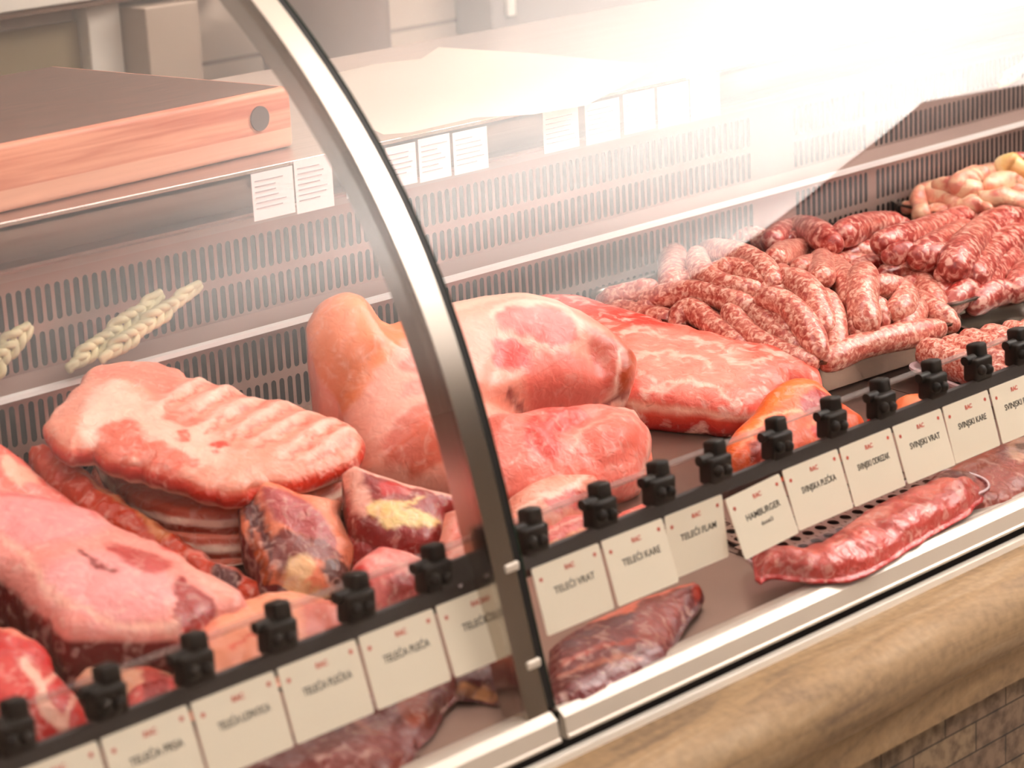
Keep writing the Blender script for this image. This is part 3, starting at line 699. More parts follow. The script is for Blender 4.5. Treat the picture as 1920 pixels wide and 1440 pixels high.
    for k in range(1, K+1):
        q_ = k/K; bul = .004*math.sin(math.pi*q_) if dep is not None or True else 0
        ring = Wb0*(1-q_)+low*q_+O3*bul
        ring = ring + O3*(nz(ring, 45, seed+3)*.002)[:, None]*(1 if k < K else 0)
        ring[:, 2] = np.maximum(ring[:, 2], dz(ring[:, 1])+.0012)
        wob = nz(ring, 12, seed+7)*.16+nz(ring, 60, seed+8)*.07
        cur = []
        for i in range(nb):
            v = bm.verts.new(ring[i]); qq = min(max(q_+(wob[i] if side else 0), 0), 1)
            j = 0
            while j < len(sp)-2 and qq > sp[j+1]: j += 1
            tt = (qq-sp[j])/max(1e-6, sp[j+1]-sp[j]); tt = min(max(tt, 0), 1); c = scol[j]*(1-tt)+scol[j+1]*tt
            v[cl] = (*c, 1); cur.append(v)
        for i in range(nb):
            j = (i+1) % nb; bm.faces.new((prev[i], cur[i], cur[j], prev[j]))
        prev = cur
    c0 = bm.verts.new(np.mean([v.co for v in prev], axis=0)); c0[cl] = (*scol[-1], 1)
    for i in range(nb): bm.faces.new((prev[i], c0, prev[(i+1) % nb]))
    bmesh.ops.recalc_face_normals(bm, faces=bm.faces[:])
    o = link(name, bm, mt, parent, smooth=180)
    if parent is None: tag(o, label, cat, group)
    return o
RB = [(352, 742), (395, 762), (437, 782), (482, 800), (530, 815), (583, 828), (628, 838)]
FAT = '#f3cfc2'; PINK = '#e8a196'; RED_ = '#cf5a50'; DRED = '#8c2a28'; DARKM = '#4e1515'; SKIN = '#e8a58c'; SKIND = '#d98e70'; PALE = '#f0b6aa'
# -- stack of belly slabs under the rib rack
stripe = [(0, '#c87868'), (.2, '#c87868'), (.3, '#f8e0d2'), (.5, '#f8e0d2'), (.6, '#a8584c'), (.85, '#a8584c'), (1, '#ecc4b4')]
for k, (dy, lab) in enumerate(((0, 'striped pork belly slab directly below the rib rack'), (1, 'striped pork belly slab, middle one below the rib rack'), (2, 'lowest striped pork belly slab, on the deck behind the beef wedge'))):
    hh = .060-.026*k
    d = dy*46+8
    mound('pork_belly_slab', lab, 'pork belly', [(180, 800+d), (330, 770+d), (480, 790+d), (600, 830+d*.5), (668-10*k, 868+d*.45), (628, 908+d*.6), (560, 932+d*.8), (470, 950+d), (380, 954+d), (300, 940+d), (220, 900+d)],
          (430, 1072), 2, '#dc9484', T=.003, r=.01, hgt=hh-.002, th=.0235, side=stripe, grid=.005, namp=.001, group='stack of pork belly slabs', seed=30+k)
mound('pork_rib_rack', 'rack of pale pork ribs with ridged inner side, topmost on a stack of belly slabs', 'pork ribs',
      [(86, 795), (105, 765), (148, 722), (168, 694), (215, 686), (280, 684), (330, 694), (352, 706), (400, 722), (470, 745), (545, 760), (600, 780), (645, 795), (672, 815), (678, 838), (655, 862), (600, 880), (545, 893), (490, 908), (440, 916), (390, 912), (330, 890), (285, 878), (225, 862), (175, 838), (130, 838), (105, 820)],
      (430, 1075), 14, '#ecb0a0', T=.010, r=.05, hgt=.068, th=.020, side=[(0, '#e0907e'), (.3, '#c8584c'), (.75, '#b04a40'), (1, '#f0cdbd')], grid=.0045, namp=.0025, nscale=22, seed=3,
      bumps=[(x, y, 12, .0065, 5.5, -31) for x, y in RB]+[(200, 760, 30, .006, 3, -40), (300, 830, 40, .006, 2, 20)],
      patches=[('p', [(150, 780), (200, 740), (300, 780), (400, 830), (420, 890), (330, 880), (230, 850), (160, 840)], '#f6d4c6', 24, .85),
               ('p', [(190, 820), (240, 810), (270, 850), (230, 870), (190, 850)], '#de8578', 16, .9), ('p', [(250, 850), (330, 865), (370, 880), (330, 892), (270, 880)], '#de7a6c', 12, .8)]
              +[('l', [(x-62, y+36), (x, y), (x+60, y-34)], '#f8d8cc', 14, .85, 5) for x, y in RB]
              +[('l', [(x-50, y+46), (x+14, y+10), (x+66, y-20)], '#cf6458', 8, .75, 2) for x, y in RB]
              +[('p', [(330, 835), (350, 838), (352, 848), (332, 846)], '#d96e62', 8, .9), ('p', [(402, 848), (425, 850), (428, 862), (405, 860)], '#d05a50', 8, .9), ('p', [(300, 790), (360, 795), (375, 815), (340, 820)], '#e08e80', 10, .8),
                ('p', [(170, 700), (330, 696), (310, 760), (260, 740), (200, 730)], '#dd8a7e', 24, .6)], warp=9, rough_out=7)
# -- big pork leg
lg = mound('raw_ham', 'whole raw pork leg with skin on the shank, standing behind the aluminium post', 'pork leg',
      [(577, 640), (577, 605), (592, 578), (622, 567), (662, 573), (688, 590), (720, 618), (770, 598), (850, 577), (930, 568), (1000, 578), (1060, 603), (1110, 633), (1160, 668), (1184, 705), (1180, 745), (1160, 775), (1090, 790), (1000, 800), (960, 840), (945, 900), (900, 945), (800, 945), (730, 930), (690, 905), (668, 868), (650, 800), (632, 745), (600, 700)],
      (830, 955), 42, '#e8b0a2', T=.048, r=.075, grid=.0055, namp=.002, nscale=14, seed=5, side=[(0, '#e8a898'), (1, '#cf7a6c')], material=MEATF, rough_out=4,
      bumps=[(1000, 640, 70, .012, 2, 20), (640, 640, 50, .012, 1.5, 60), (1010, 782, 16, -.030, 8, -4), (700, 640, 30, -.014, 2, 50), (1150, 730, 30, .008), (780, 860, 70, .012), (1080, 715, 26, -.010, 2, 30), (900, 740, 25, -.006, 2, -60)],
      patches=[('p', [(570, 640), (575, 575), (625, 560), (690, 585), (730, 615), (790, 595), (760, 640), (710, 700), (670, 745), (640, 780), (600, 710)], '#e89c7c', 22, 1),
               ('p', [(590, 660), (640, 700), (690, 690), (660, 740), (640, 770), (605, 700)], '#d07c54', 40, .8),
               ('p', [(895, 640), (940, 630), (1000, 640), (1040, 680), (1030, 700), (990, 705), (930, 680), (900, 665)], '#cf6c66', 12, 1),
               ('l', [(880, 640), (930, 622), (1010, 630), (1050, 670)], '#f6d6ca', 14, .9, 4), ('l', [(900, 680), (960, 700), (1020, 715)], '#f6d6ca', 10, .8, 3),
               ('p', [(960, 715), (1040, 715), (1120, 740), (1100, 775), (1000, 780), (950, 750)], '#d98078', 24, .8),
               ('p', [(1065, 670), (1110, 690), (1150, 740), (1110, 750), (1080, 720)], '#b85c50', 20, .8),
               ('p', [(1112, 645), (1150, 660), (1155, 690), (1128, 700), (1112, 675)], '#dc8c80', 10, .9), ('p', [(1135, 705), (1168, 705), (1170, 745), (1140, 760), (1132, 730)], '#a85a40', 10, .9),
               ('l', [(1125, 705), (1128, 745), (1150, 772), (1175, 750), (1178, 705)], '#f4d8cc', 8, .8, 3),
               ('p', [(750, 660), (800, 640), (820, 690), (770, 710), (745, 705)], '#cc6c68', 12, .95), ('p', [(720, 720), (770, 715), (800, 730), (760, 750), (720, 742)], '#dc8a82', 12, .8),
               ('p', [(720, 770), (760, 765), (755, 795), (720, 795)], '#dd9088', 14, .8), ('p', [(700, 850), (740, 820), (800, 830), (810, 880), (780, 920), (720, 905), (695, 880)], '#cc7868', 18, .95),
               ('l', [(803, 815), (806, 840), (810, 870)], '#c8402e', 5, .9, 3), ('p', [(890, 690), (950, 700), (960, 735), (920, 745), (895, 730)], '#cf4f4a', 16, .9), ('l', [(930, 772), (1000, 785), (1080, 778), (1160, 762)], '#7a2c24', 10, .9, 5), ('p', [(770, 600), (930, 570), (1060, 605), (1150, 665), (1080, 650), (980, 610), (880, 610), (800, 640)], '#f4d2c2', 16, .7), ('p', [(790, 760), (830, 760), (850, 800), (820, 800)], '#d45c54', 14, .7)])  # includes a dark line painted as shade along the fold
mound('pork_shoulder_cut', 'boneless pork cut with a smooth oval muscle, below the ham right of the post', 'pork',
      [(900, 800), (960, 785), (1040, 775), (1110, 772), (1175, 785), (1200, 808), (1218, 838), (1212, 872), (1200, 905), (1186, 942), (1120, 958), (1040, 965), (950, 960), (900, 930), (885, 860)],
      (1050, 980), 38, '#e8988e', T=.040, r=.06, grid=.005, namp=.004, nscale=26, seed=8, side=[(0, '#e6a090'), (1, '#c8705f')], rough_out=9,
      bumps=[(1125, 870, 40, .010, 1.5, -20), (1060, 830, 18, -.008, 4, -30)],
      patches=[('p', [(1050, 880), (1080, 845), (1130, 830), (1170, 850), (1160, 890), (1120, 920), (1070, 915)], '#e0897e', 14, .9), ('l', [(1040, 890), (1070, 845), (1130, 822), (1180, 845)], '#f2c4b6', 10, .8, 3),
               ('p', [(960, 830), (1010, 790), (1060, 790), (1080, 820), (1030, 860), (1010, 900), (960, 890)], '#cf5854', 26, .85), ('l', [(1150, 790), (1190, 820), (1205, 870), (1190, 930)], '#f4ccc0', 16, .8, 8),
               ('p', [(985, 800), (1000, 800), (1000, 830), (985, 830)], '#e88c84', 8, .9)])
# -- loin
mound('pork_loin', 'long boneless pork loin with marbled top, between the ham and the sausage pan', 'pork loin',
      [(1003, 575), (1040, 563), (1110, 572), (1200, 598), (1290, 622), (1380, 645), (1480, 664), (1538, 703), (1532, 722), (1480, 716), (1452, 745), (1400, 772), (1350, 768), (1260, 752), (1175, 742), (1120, 700), (1050, 640)],
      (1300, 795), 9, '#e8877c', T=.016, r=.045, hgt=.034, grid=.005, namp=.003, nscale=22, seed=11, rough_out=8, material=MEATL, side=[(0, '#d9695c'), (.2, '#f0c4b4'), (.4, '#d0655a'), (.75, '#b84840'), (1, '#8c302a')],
      bumps=[(1250, 690, 30, .004, 5, 15), (1430, 700, 30, .006, 2, 10)],
      patches=[('p', [(1200, 640), (1300, 650), (1400, 680), (1380, 750), (1250, 740), (1170, 700)], '#eeaea2', 40, .8)]
              +[('l', p, '#f8dacd', 8, .75, 3) for p in ([(1150, 660), (1200, 640), (1240, 655)], [(1180, 700), (1240, 690), (1300, 700), (1330, 715)], [(1170, 735), (1200, 690), (1230, 700)], [(1280, 660), (1330, 665), (1370, 690)], [(1350, 700), (1400, 715), (1440, 700)], [(1200, 745), (1290, 740), (1370, 762)], [(1400, 660), (1440, 690), (1480, 690)])]
              +[('p', [(1010, 575), (1060, 568), (1150, 590), (1260, 625), (1230, 640), (1130, 625), (1040, 600)], '#de5e58', 18, .8), ('p', [(1380, 660), (1480, 668), (1530, 705), (1470, 690), (1400, 680)], '#df6058', 14, .7)])
mound('pork_hock', 'orange skinned pork hock with a cut face, against the clips in front of the loin', 'pork hock',
      [(1352, 862), (1362, 838), (1380, 808), (1412, 778), (1440, 738), (1480, 716), (1520, 722), (1545, 745), (1565, 762), (1590, 780), (1612, 800), (1618, 830), (1590, 862), (1530, 885), (1460, 900), (1380, 895)],
      (1470, 905), 40, '#e57e60', T=.028, r=.045, grid=.005, namp=.003, seed=13, side=[(0, '#d9604c'), (1, '#a83a34')],
      patches=[('p', [(1350, 870), (1362, 840), (1380, 808), (1412, 778), (1440, 738), (1480, 716), (1520, 722), (1500, 745), (1460, 770), (1420, 800), (1385, 850), (1370, 870)], '#ee8a5c', 12, 1), ('l', [(1375, 860), (1400, 820), (1440, 800), (1490, 800)], '#f6c2a4', 8, .9, 4), ('l', [(1470, 755), (1510, 748), (1545, 765)], '#f4b49a', 6, .8, 3),
               ('p', [(1480, 775), (1520, 758), (1545, 780), (1530, 805), (1495, 808)], '#a8403c', 10, 1), ('p', [(1500, 830), (1540, 815), (1558, 835), (1540, 855), (1505, 850)], '#d8352c', 8, .9), ('l', [(1495, 838), (1515, 815), (1552, 818), (1558, 845)], '#f6a484', 5, .9, 3), ('p', [(1395, 850), (1450, 840), (1455, 890), (1395, 890)], '#8c2c30', 10, .9)])
mound('meat_chunk', 'dark red meat chunk behind the clip left of the hock', 'meat', [(1380, 868), (1440, 842), (1456, 870), (1440, 900), (1385, 905)], (1410, 912), 30, '#8c2f34', T=.008, r=.02, seed=14, hgt=.005)
mound('meat_chunk', 'small bright red meat chunk between two clips right of the hock', 'meat', [(1624, 800), (1630, 782), (1650, 775), (1662, 785), (1666, 812), (1632, 820)], (1645, 825), 40, '#e65a48', T=.012, r=.02, seed=15, grid=.004)
mound('chicken_piece', 'small peach coloured chicken piece between two clips', 'chicken', [(1682, 752), (1700, 743), (1738, 742), (1750, 756), (1735, 775), (1700, 795), (1684, 790)], (1712, 800), 40, '#f09a76', T=.014, r=.02, seed=16, grid=.004, material=SKINM)
# -- far left
mound('beef_neck', 'red and fat streaked meat piece at the left edge, behind the big veal shoulder', 'meat',
      [(-70, 842), (-20, 838), (10, 845), (40, 868), (80, 905), (130, 945), (170, 975), (120, 1000), (0, 990), (-70, 980)], (20, 1075), 32, '#e0857c', T=.02, r=.04, hgt=.03, seed=17, rough_out=5,
      patches=[('p', [(0, 880), (50, 900), (70, 930), (30, 935), (0, 920)], '#f4c6b4', 14, .9), ('l', [(0, 850), (40, 875), (90, 920), (130, 950)], '#c8443e', 10, .8, 5), ('p', [(40, 930), (110, 950), (130, 975), (60, 965)], '#e89a94', 14, .8)])
mound('neck_bone_strip', 'long reddish neck bone strip running down from the left behind the veal shoulder', 'meat',
      [(48, 852), (68, 842), (95, 852), (125, 872), (165, 900), (210, 930), (270, 975), (330, 1018), (400, 1060), (470, 1095), (525, 1118), (480, 1145), (400, 1110), (300, 1050), (200, 990), (120, 930), (75, 890)],
      (330, 1090), 20, '#c8604f', T=.02, r=.03, hgt=.012, seed=18, grid=.005, namp=.006, nscale=40, rough_out=10, side=[(0, '#a84038'), (1, '#6c2420')],
      patches=[('l', [(150, 910), (200, 950), (260, 990), (310, 1030)], '#e8b08c', 14, .8, 7), ('l', [(350, 1055), (430, 1090), (510, 1118)], '#e8a49a', 10, .9, 6), ('p', [(400, 1085), (450, 1105), (430, 1125), (405, 1110)], '#4a2230', 8, .9)])
mound('veal_shoulder', 'large pale membrane covered veal shoulder lying at the left edge', 'veal',
      [(-90, 945), (0, 928), (60, 935), (120, 950), (190, 975), (230, 1002), (275, 1022), (330, 1045), (375, 1075), (420, 1095), (462, 1128), (452, 1148), (420, 1152), (395, 1160), (345, 1190), (325, 1195), (240, 1198), (160, 1196), (118, 1192), (90, 1160), (50, 1125), (0, 1082), (-90, 1060)],
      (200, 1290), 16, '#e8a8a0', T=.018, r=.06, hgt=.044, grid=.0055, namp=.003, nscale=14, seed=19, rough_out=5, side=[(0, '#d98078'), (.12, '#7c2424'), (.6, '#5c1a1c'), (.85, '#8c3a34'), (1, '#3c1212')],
      bumps=[(120, 1060, 80, .008, 2, 30)],
      patches=[('p', [(0, 960), (120, 970), (200, 1010), (120, 1060), (0, 1040)], '#e8aeb0', 50, .7), ('p', [(80, 1100), (200, 1080), (320, 1120), (300, 1175), (150, 1180)], '#ecb4b4', 40, .8),
               ('p', [(195, 1060), (240, 1058), (300, 1075), (322, 1090), (275, 1112), (230, 1095)], '#b04444', 14, .85), ('l', [(148, 1078), (170, 1098), (212, 1112)], '#8c2426', 6, .95, 4), ('p', [(328, 1115), (350, 1118), (400, 1150), (385, 1175), (345, 1195), (325, 1170)], '#9c3230', 8, .95),
               ('p', [(330, 1060), (420, 1100), (440, 1140), (400, 1140), (360, 1100)], '#f6c0b4', 18, .8), ('l', [(0, 955), (100, 965), (180, 990)], '#d0585a', 10, .5, 6), ('p', [(380, 1020), (300, 1040), (330, 1060)], '#c84a48', 10, .7), ('l', [(0, 1040), (50, 1080), (110, 1150), (240, 1190), (330, 1185)], '#f6cabc', 12, .8, 5)])
mound('veal_trimming', 'fat edged strip of veal protruding under the shoulder', 'veal',
      [(150, 1240), (230, 1258), (265, 1235), (300, 1205), (335, 1195), (325, 1240), (300, 1255), (330, 1275), (360, 1290), (300, 1330), (250, 1320), (180, 1290), (140, 1260)],
      (230, 1345), 22, '#f0c4ac', T=.014, r=.03, hgt=.006, seed=20, rough_out=5, patches=[('p', [(235, 1255), (290, 1245), (320, 1255), (290, 1280), (240, 1275)], '#c8423c', 10, .8), ('p', [(262, 1285), (310, 1280), (320, 1310), (280, 1330)], '#b0444a', 8, .9), ('p', [(180, 1225), (230, 1215), (270, 1200), (250, 1235)], '#6c2830', 10, .8)])
mound('beef_chunk', 'bright red beef chunk with white fat strings at the bottom left corner', 'beef',
      [(-70, 1190), (0, 1186), (50, 1205), (90, 1235), (105, 1270), (130, 1300), (150, 1325), (165, 1365), (140, 1395), (60, 1420), (-70, 1440)],
      (60, 1455), 30, '#c23c38', T=.026, r=.05, hgt=.0, seed=21, rough_out=5,
      patches=[('p', [(-10, 1195), (40, 1205), (60, 1225), (0, 1225)], '#eaa696', 12, .9), ('l', [(35, 1280), (60, 1320), (75, 1360), (115, 1385)], '#f6d0c0', 8, .95, 9), ('l', [(70, 1320), (95, 1290), (105, 1275)], '#f4ccbc', 6, .95, 5), ('l', [(120, 1375), (125, 1335), (150, 1318)], '#f4ccbc', 6, .95, 5), ('p', [(-20, 1280), (30, 1290), (40, 1340), (0, 1360)], '#d8706c', 18, .7), ('p', [(-20, 1360), (40, 1350), (50, 1400), (0, 1410)], '#b03434', 10, .7)])
mound('veal_flank', 'pale peach coloured veal flank just behind the clips above the TELEĆA LOPATICA card', 'veal',
      [(325, 1290), (330, 1245), (345, 1205), (380, 1172), (440, 1140), (490, 1122), (540, 1118), (600, 1130), (650, 1148), (668, 1170), (665, 1200), (600, 1235), (520, 1280), (430, 1325), (350, 1345)],
      (480, 1320), 28, '#e9aa92', T=.024, r=.045, seed=22, rough_out=4, material=MEATF, patches=[('p', [(560, 1160), (640, 1160), (655, 1190), (570, 1220)], '#cf8078', 22, .8), ('l', [(420, 1250), (450, 1232), (470, 1225)], '#d4604e', 8, .7, 4), ('p', [(330, 1220), (380, 1180), (400, 1220), (350, 1270)], '#e09484', 16, .7)])
mound('veal_trimming', 'dark pink striped veal scrap between the second and third clips from the left', 'veal',
      [(235, 1320), (250, 1290), (300, 1275), (345, 1270), (362, 1290), (340, 1325), (250, 1360)], (300, 1365), 30, '#d0706c', T=.012, r=.02, seed=23, grid=.004, patches=[('p', [(265, 1290), (305, 1285), (310, 1330), (275, 1340)], '#983038', 8, .95)])
# -- centre front pieces
mound('beef_wedge', 'dark beef wedge with an upright point, in front of the belly stack', 'beef',
      [(446, 915), (470, 903), (515, 910), (555, 932), (600, 938), (640, 952), (636, 975), (655, 1020), (672, 1050), (650, 1075), (660, 1110), (620, 1130), (560, 1118), (520, 1092), (495, 1098), (478, 1040), (455, 990)],
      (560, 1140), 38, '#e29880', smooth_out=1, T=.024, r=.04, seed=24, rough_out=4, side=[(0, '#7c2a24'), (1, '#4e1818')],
      bumps=[(470, 990, 18, -.012, 4, 70)],
      patches=[('p', [(444, 915), (462, 910), (478, 960), (500, 1040), (505, 1095), (485, 1090), (465, 1010)], '#642c26', 6, 1), ('p', [(480, 940), (530, 950), (590, 1000), (620, 1050), (560, 1035), (500, 1000)], '#a85a60', 12, .9), ('p', [(500, 1020), (560, 1035), (630, 1055), (640, 1065), (560, 1085), (510, 1080)], '#742c2c', 10, .95),
               ('p', [(480, 1000), (500, 1095), (490, 1095), (472, 1010)], '#b86848', 5, .8), ('p', [(525, 1075), (560, 1072), (580, 1095), (540, 1105)], '#f2d2ae', 8, .95), ('p', [(590, 1080), (650, 1075), (655, 1110), (600, 1110)], '#4e1212', 8, .95), ('l', [(555, 1112), (600, 1122), (645, 1128)], '#ecc8a4', 6, .9, 6), ('p', [(560, 930), (630, 950), (660, 1040), (600, 990)], '#f2b4a0', 26, .9)])
mound('rib_chop', 'veal rib chop with long white bone and yellow fat, before the ham', 'chop',
      [(642, 890), (655, 880), (685, 890), (740, 910), (800, 928), (860, 938), (892, 948), (880, 965), (835, 975), (832, 1035), (800, 1050), (740, 1035), (700, 1020), (670, 995), (655, 960)],
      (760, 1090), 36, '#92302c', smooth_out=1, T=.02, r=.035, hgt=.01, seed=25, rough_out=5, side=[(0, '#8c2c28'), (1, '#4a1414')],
      patches=[('l', [(650, 890), (700, 905), (780, 932), (885, 952)], '#f6cec2', 8, 1, 9), ('l', [(648, 900), (665, 940), (680, 975)], '#efbcae', 10, .95, 12), ('p', [(685, 960), (740, 968), (780, 955), (740, 985), (690, 990)], '#eed0a0', 8, .95), ('p', [(700, 990), (760, 985), (820, 998), (790, 1012), (720, 1010)], '#f2dcae', 8, .95), ('p', [(700, 925), (760, 940), (740, 955), (705, 950)], '#c04a4c', 10, .8)])
mound('veal_chunk', 'small pink veal chunk between the beef wedge and the rib chop', 'veal', [(650, 970), (685, 975), (705, 1010), (720, 1040), (700, 1060), (665, 1040)], (690, 1085), 35, '#9c3a34', T=.014, r=.02, hgt=.01, seed=26, grid=.004)
mound('pink_chop', 'smooth pink veal chop pointing at the clip beside the end plate', 'chop',
      [(652, 1080), (668, 1055), (700, 1034), (740, 1040), (790, 1058), (812, 1075), (800, 1098), (815, 1125), (770, 1130), (740, 1140), (700, 1150), (665, 1120)],
      (740, 1165), 32, '#e89894', smooth_out=1, T=.022, r=.035, seed=27, rough_out=3, patches=[('p', [(650, 1075), (672, 1080), (690, 1115), (665, 1120)], '#c8322c', 8, .9), ('p', [(715, 1115), (770, 1100), (790, 1115), (740, 1135)], '#9c2c34', 8, .9), ('l', [(680, 1065), (740, 1090), (790, 1100)], '#f2bcb4', 10, .8, 6)])
mound('veal_block', 'pale pink fatty veal block left of the post above the rail', 'veal',
      [(822, 1070), (826, 1010), (835, 962), (860, 955), (905, 975), (945, 990), (960, 1040), (940, 1070), (890, 1085), (830, 1095)],
      (890, 1105), 45, '#e9aca0', smooth_out=1, T=.02, r=.035, seed=28, rough_out=3, patches=[('l', [(826, 1060), (880, 1030), (935, 1050)], '#f6ccc0', 6, .9, 4), ('p', [(880, 985), (930, 990), (945, 1030), (890, 1020)], '#d07466', 12, .9), ('p', [(840, 1000), (870, 1000), (870, 1030), (845, 1030)], '#e08a80', 8, .8)])
mound('veal_shank', 'pale veal shank end with a round bone, right of the post behind the clips', 'veal',
      [(950, 945), (985, 915), (1030, 898), (1080, 896), (1112, 912), (1125, 940), (1110, 955), (1085, 962), (1100, 985), (1050, 1015), (990, 1030), (955, 1000)],
      (1040, 1040), 38, '#eab0a0', T=.022, r=.035, seed=29, rough_out=4, bumps=[(1095, 930, 18, .006)], patches=[('p', [(1000, 950), (1070, 940), (1090, 965), (1020, 985)], '#b8403a', 10, .85), ('l', [(960, 975), (1020, 950), (1090, 915)], '#f8d8ca', 8, .9, 6), ('p', [(1085, 918), (1110, 920), (1112, 940), (1092, 940)], '#cf7866', 5, .8)])
mound('veal_bone_piece', 'layered pink veal piece with bone, between the first two clips right of the post', 'veal',
      [(1010, 1005), (1030, 980), (1080, 970), (1120, 968), (1150, 985), (1120, 1010), (1060, 1040), (1015, 1050)], (1080, 1050), 32, '#dd8c86', T=.014, r=.022, seed=33, grid=.004, rough_out=4, patches=[('l', [(1015, 1010), (1070, 995), (1120, 985)], '#f4c8bc', 5, .9, 3), ('l', [(1015, 1035), (1060, 1022), (1110, 1005)], '#e8b090', 5, .9, 3)])
mound('bone_end', 'small pink bone end poking up left of the ninth clip', 'bone', [(1130, 985), (1160, 965), (1200, 948), (1225, 945), (1233, 962), (1222, 980), (1195, 990), (1150, 1012), (1135, 1015)], (1185, 1015), 35, '#ec9288', smooth_out=1, T=.013, r=.016, seed=34, grid=.0035, patches=[('l', [(1140, 1000), (1190, 970), (1225, 955)], '#f6b4a8', 6, .9, 4)])
# -- seen below the cards
mound('veal_ribs', 'dark veal ribs with pale fat edge, below the cards right of the post', 'ribs',
      [(1035, 1215), (1080, 1185), (1150, 1150), (1220, 1120), (1270, 1105), (1300, 1098), (1318, 1108), (1308, 1130), (1285, 1160), (1262, 1200), (1250, 1235), (1180, 1275), (1100, 1315), (1035, 1330)],
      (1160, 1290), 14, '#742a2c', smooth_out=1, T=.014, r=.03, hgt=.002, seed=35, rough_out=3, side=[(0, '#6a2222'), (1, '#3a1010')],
      patches=[('p', [(1035, 1195), (1150, 1145), (1250, 1108), (1295, 1100), (1290, 1112), (1200, 1145), (1180, 1170), (1100, 1180), (1040, 1205)], '#ee9c88', 8, 1), ('p', [(1190, 1160), (1280, 1120), (1250, 1210), (1200, 1235)], '#9a5850', 14, .8), ('l', [(1050, 1260), (1120, 1240), (1190, 1225)], '#c06c5c', 8, .7, 3), ('l', [(1050, 1285), (1130, 1262), (1200, 1250)], '#d89a84', 8, .6, 3), ('p', [(1298, 1100), (1316, 1110), (1306, 1130), (1294, 1120)], '#c0584a', 5, .8)])
mound('beef_rib', 'dark red beef rib piece below the cards just left of the post', 'beef',
      [(840, 1275), (880, 1245), (930, 1222), (970, 1225), (1000, 1250), (1020, 1290), (1000, 1320), (960, 1328), (900, 1312), (850, 1300)],
      (930, 1330), 16, '#5e1c1e', T=.014, r=.025, seed=36, rough_out=3, patches=[('l', [(850, 1298), (920, 1315), (1000, 1325)], '#d8aa84', 5, .9, 3), ('p', [(915, 1230), (955, 1225), (965, 1250), (925, 1250)], '#f0806c', 7, .9)])
mound('beef_shin', 'dark brownish beef shin below the cards at the bottom left', 'beef',
      [(430, 1500), (450, 1420), (560, 1370), (680, 1310), (760, 1290), (840, 1275), (862, 1290), (830, 1330), (800, 1380), (760, 1430), (700, 1500)],
      (640, 1500), 12, '#7c3c34', T=.02, r=.04, seed=37, rough_out=4, namp=.005, patches=[('p', [(740, 1310), (800, 1300), (790, 1370), (750, 1380)], '#a8604a', 14, .8), ('p', [(600, 1340), (680, 1330), (660, 1400), (600, 1400)], '#5c2826', 20, .8), ('l', [(560, 1400), (620, 1380), (700, 1400)], '#b07868', 10, .7, 5)])
mound('veal_ossobuco', 'brownish shin slices with a round marrow bone below the last cards at the right', 'veal shin',
      [(1700, 960), (1740, 905), (1790, 880), (1850, 850), (1920, 825), (2000, 800), (2010, 880), (1930, 925), (1870, 955), (1800, 960), (1760, 985)],
      (1840, 960), 14, '#98584e', T=.014, r=.025, hgt=.002, seed=38, rough_out=3, patches=[('p', [(1730, 905), (1800, 890), (1830, 925), (1760, 950)], '#6e3430', 16, .8), ('p', [(1885, 845), (1925, 835), (1930, 880), (1895, 885)], '#d8b8a4', 6, .95), ('p', [(1900, 852), (1925, 848), (1925, 872), (1902, 872)], '#8c7468', 5, .95), ('p', [(1770, 885), (1850, 855), (1860, 885), (1800, 905)], '#bf7c6a', 12, .8)])


# ------------------------------------------------------------------ pans, trays
def rr(x0, x1, v0, v1, rad, n=6):
    out = []
    for cx, cv, a0 in ((x1-rad, v1-rad, 0), (x0+rad, v1-rad, 90), (x0+rad, v0+rad, 180), (x1-rad, v0+rad, 270)):
        for k in range(n+1):
            a = math.radians(a0+90*k/n); out.append((cx+rad*math.cos(a), cv+rad*math.sin(a)))
    return out
def dframe(x0, y0, rot=0):
    return Matrix.Translation((x0, y0, dz(y0))) @ Matrix.Rotation(AL, 4, 'X') @ Matrix.Rotation(math.radians(rot), 4, 'Z')
def pan(name, label, cat, M, wx, wy, h, rad=.03, lip=.008, m=PAN, flare=.012, group=None, th=.0012):
    """open tray: footprint wx x wy measured at the rim"""
    lv = [(-flare, .0015, .8), (-flare*.6, .0015+h*.05, .9), (0-.0, h-.001, 1), (lip*.4, h+.0008, 1), (lip, h, 1), (lip, h-.003, 1)]
    bm = bmesh.new(); rings = []
    def ring(off, z):
        return [bm.verts.new(M @ Vector((x, y, z))) for x, y in rr(-off, wx+off, -off, wy+off, max(.004, rad+off))]
    for off, z, _ in lv: rings.append(ring(off, z))
    inner = [ring(lip-.001, h-.0035), ring(.0012, h-.002), ring(-flare+.001, .003)][0:1]
    back = [(-.0012, h-.003), (-flare-.0012+.0005, .003+.0005)]
    n = len(rings[0])
    for a, b in zip(rings[:-1], rings[1:]):
        for i in range(n): j = (i+1) % n; bm.faces.new((a[i], a[j], b[j], b[i]))
    bm.faces.new(rings[0])
    r = bmesh.ops.solidify(bm, geom=bm.faces[:], thickness=th)
    bmesh.ops.recalc_face_normals(bm, faces=bm.faces[:])
    o = link(name, bm, m, smooth=50); tag(o, label, cat, group); return o
def pan_px(name, label, cat, fl, fr, bl, h, **k):
    """rim corners in the photograph: front left, front right, back left"""
    a, b, c = deck(*fl, h), deck(*fr, h), deck(*bl, h)
    rot = math.degrees(math.atan2(b[1]-a[1], b[0]-a[0])); wx = np.linalg.norm((b-a)[:2]); wy = np.linalg.norm((c-a))
    M = dframe(a[0], a[1], rot); o = pan(name, label, cat, M, wx, wy, h, **k); return M, wx, wy
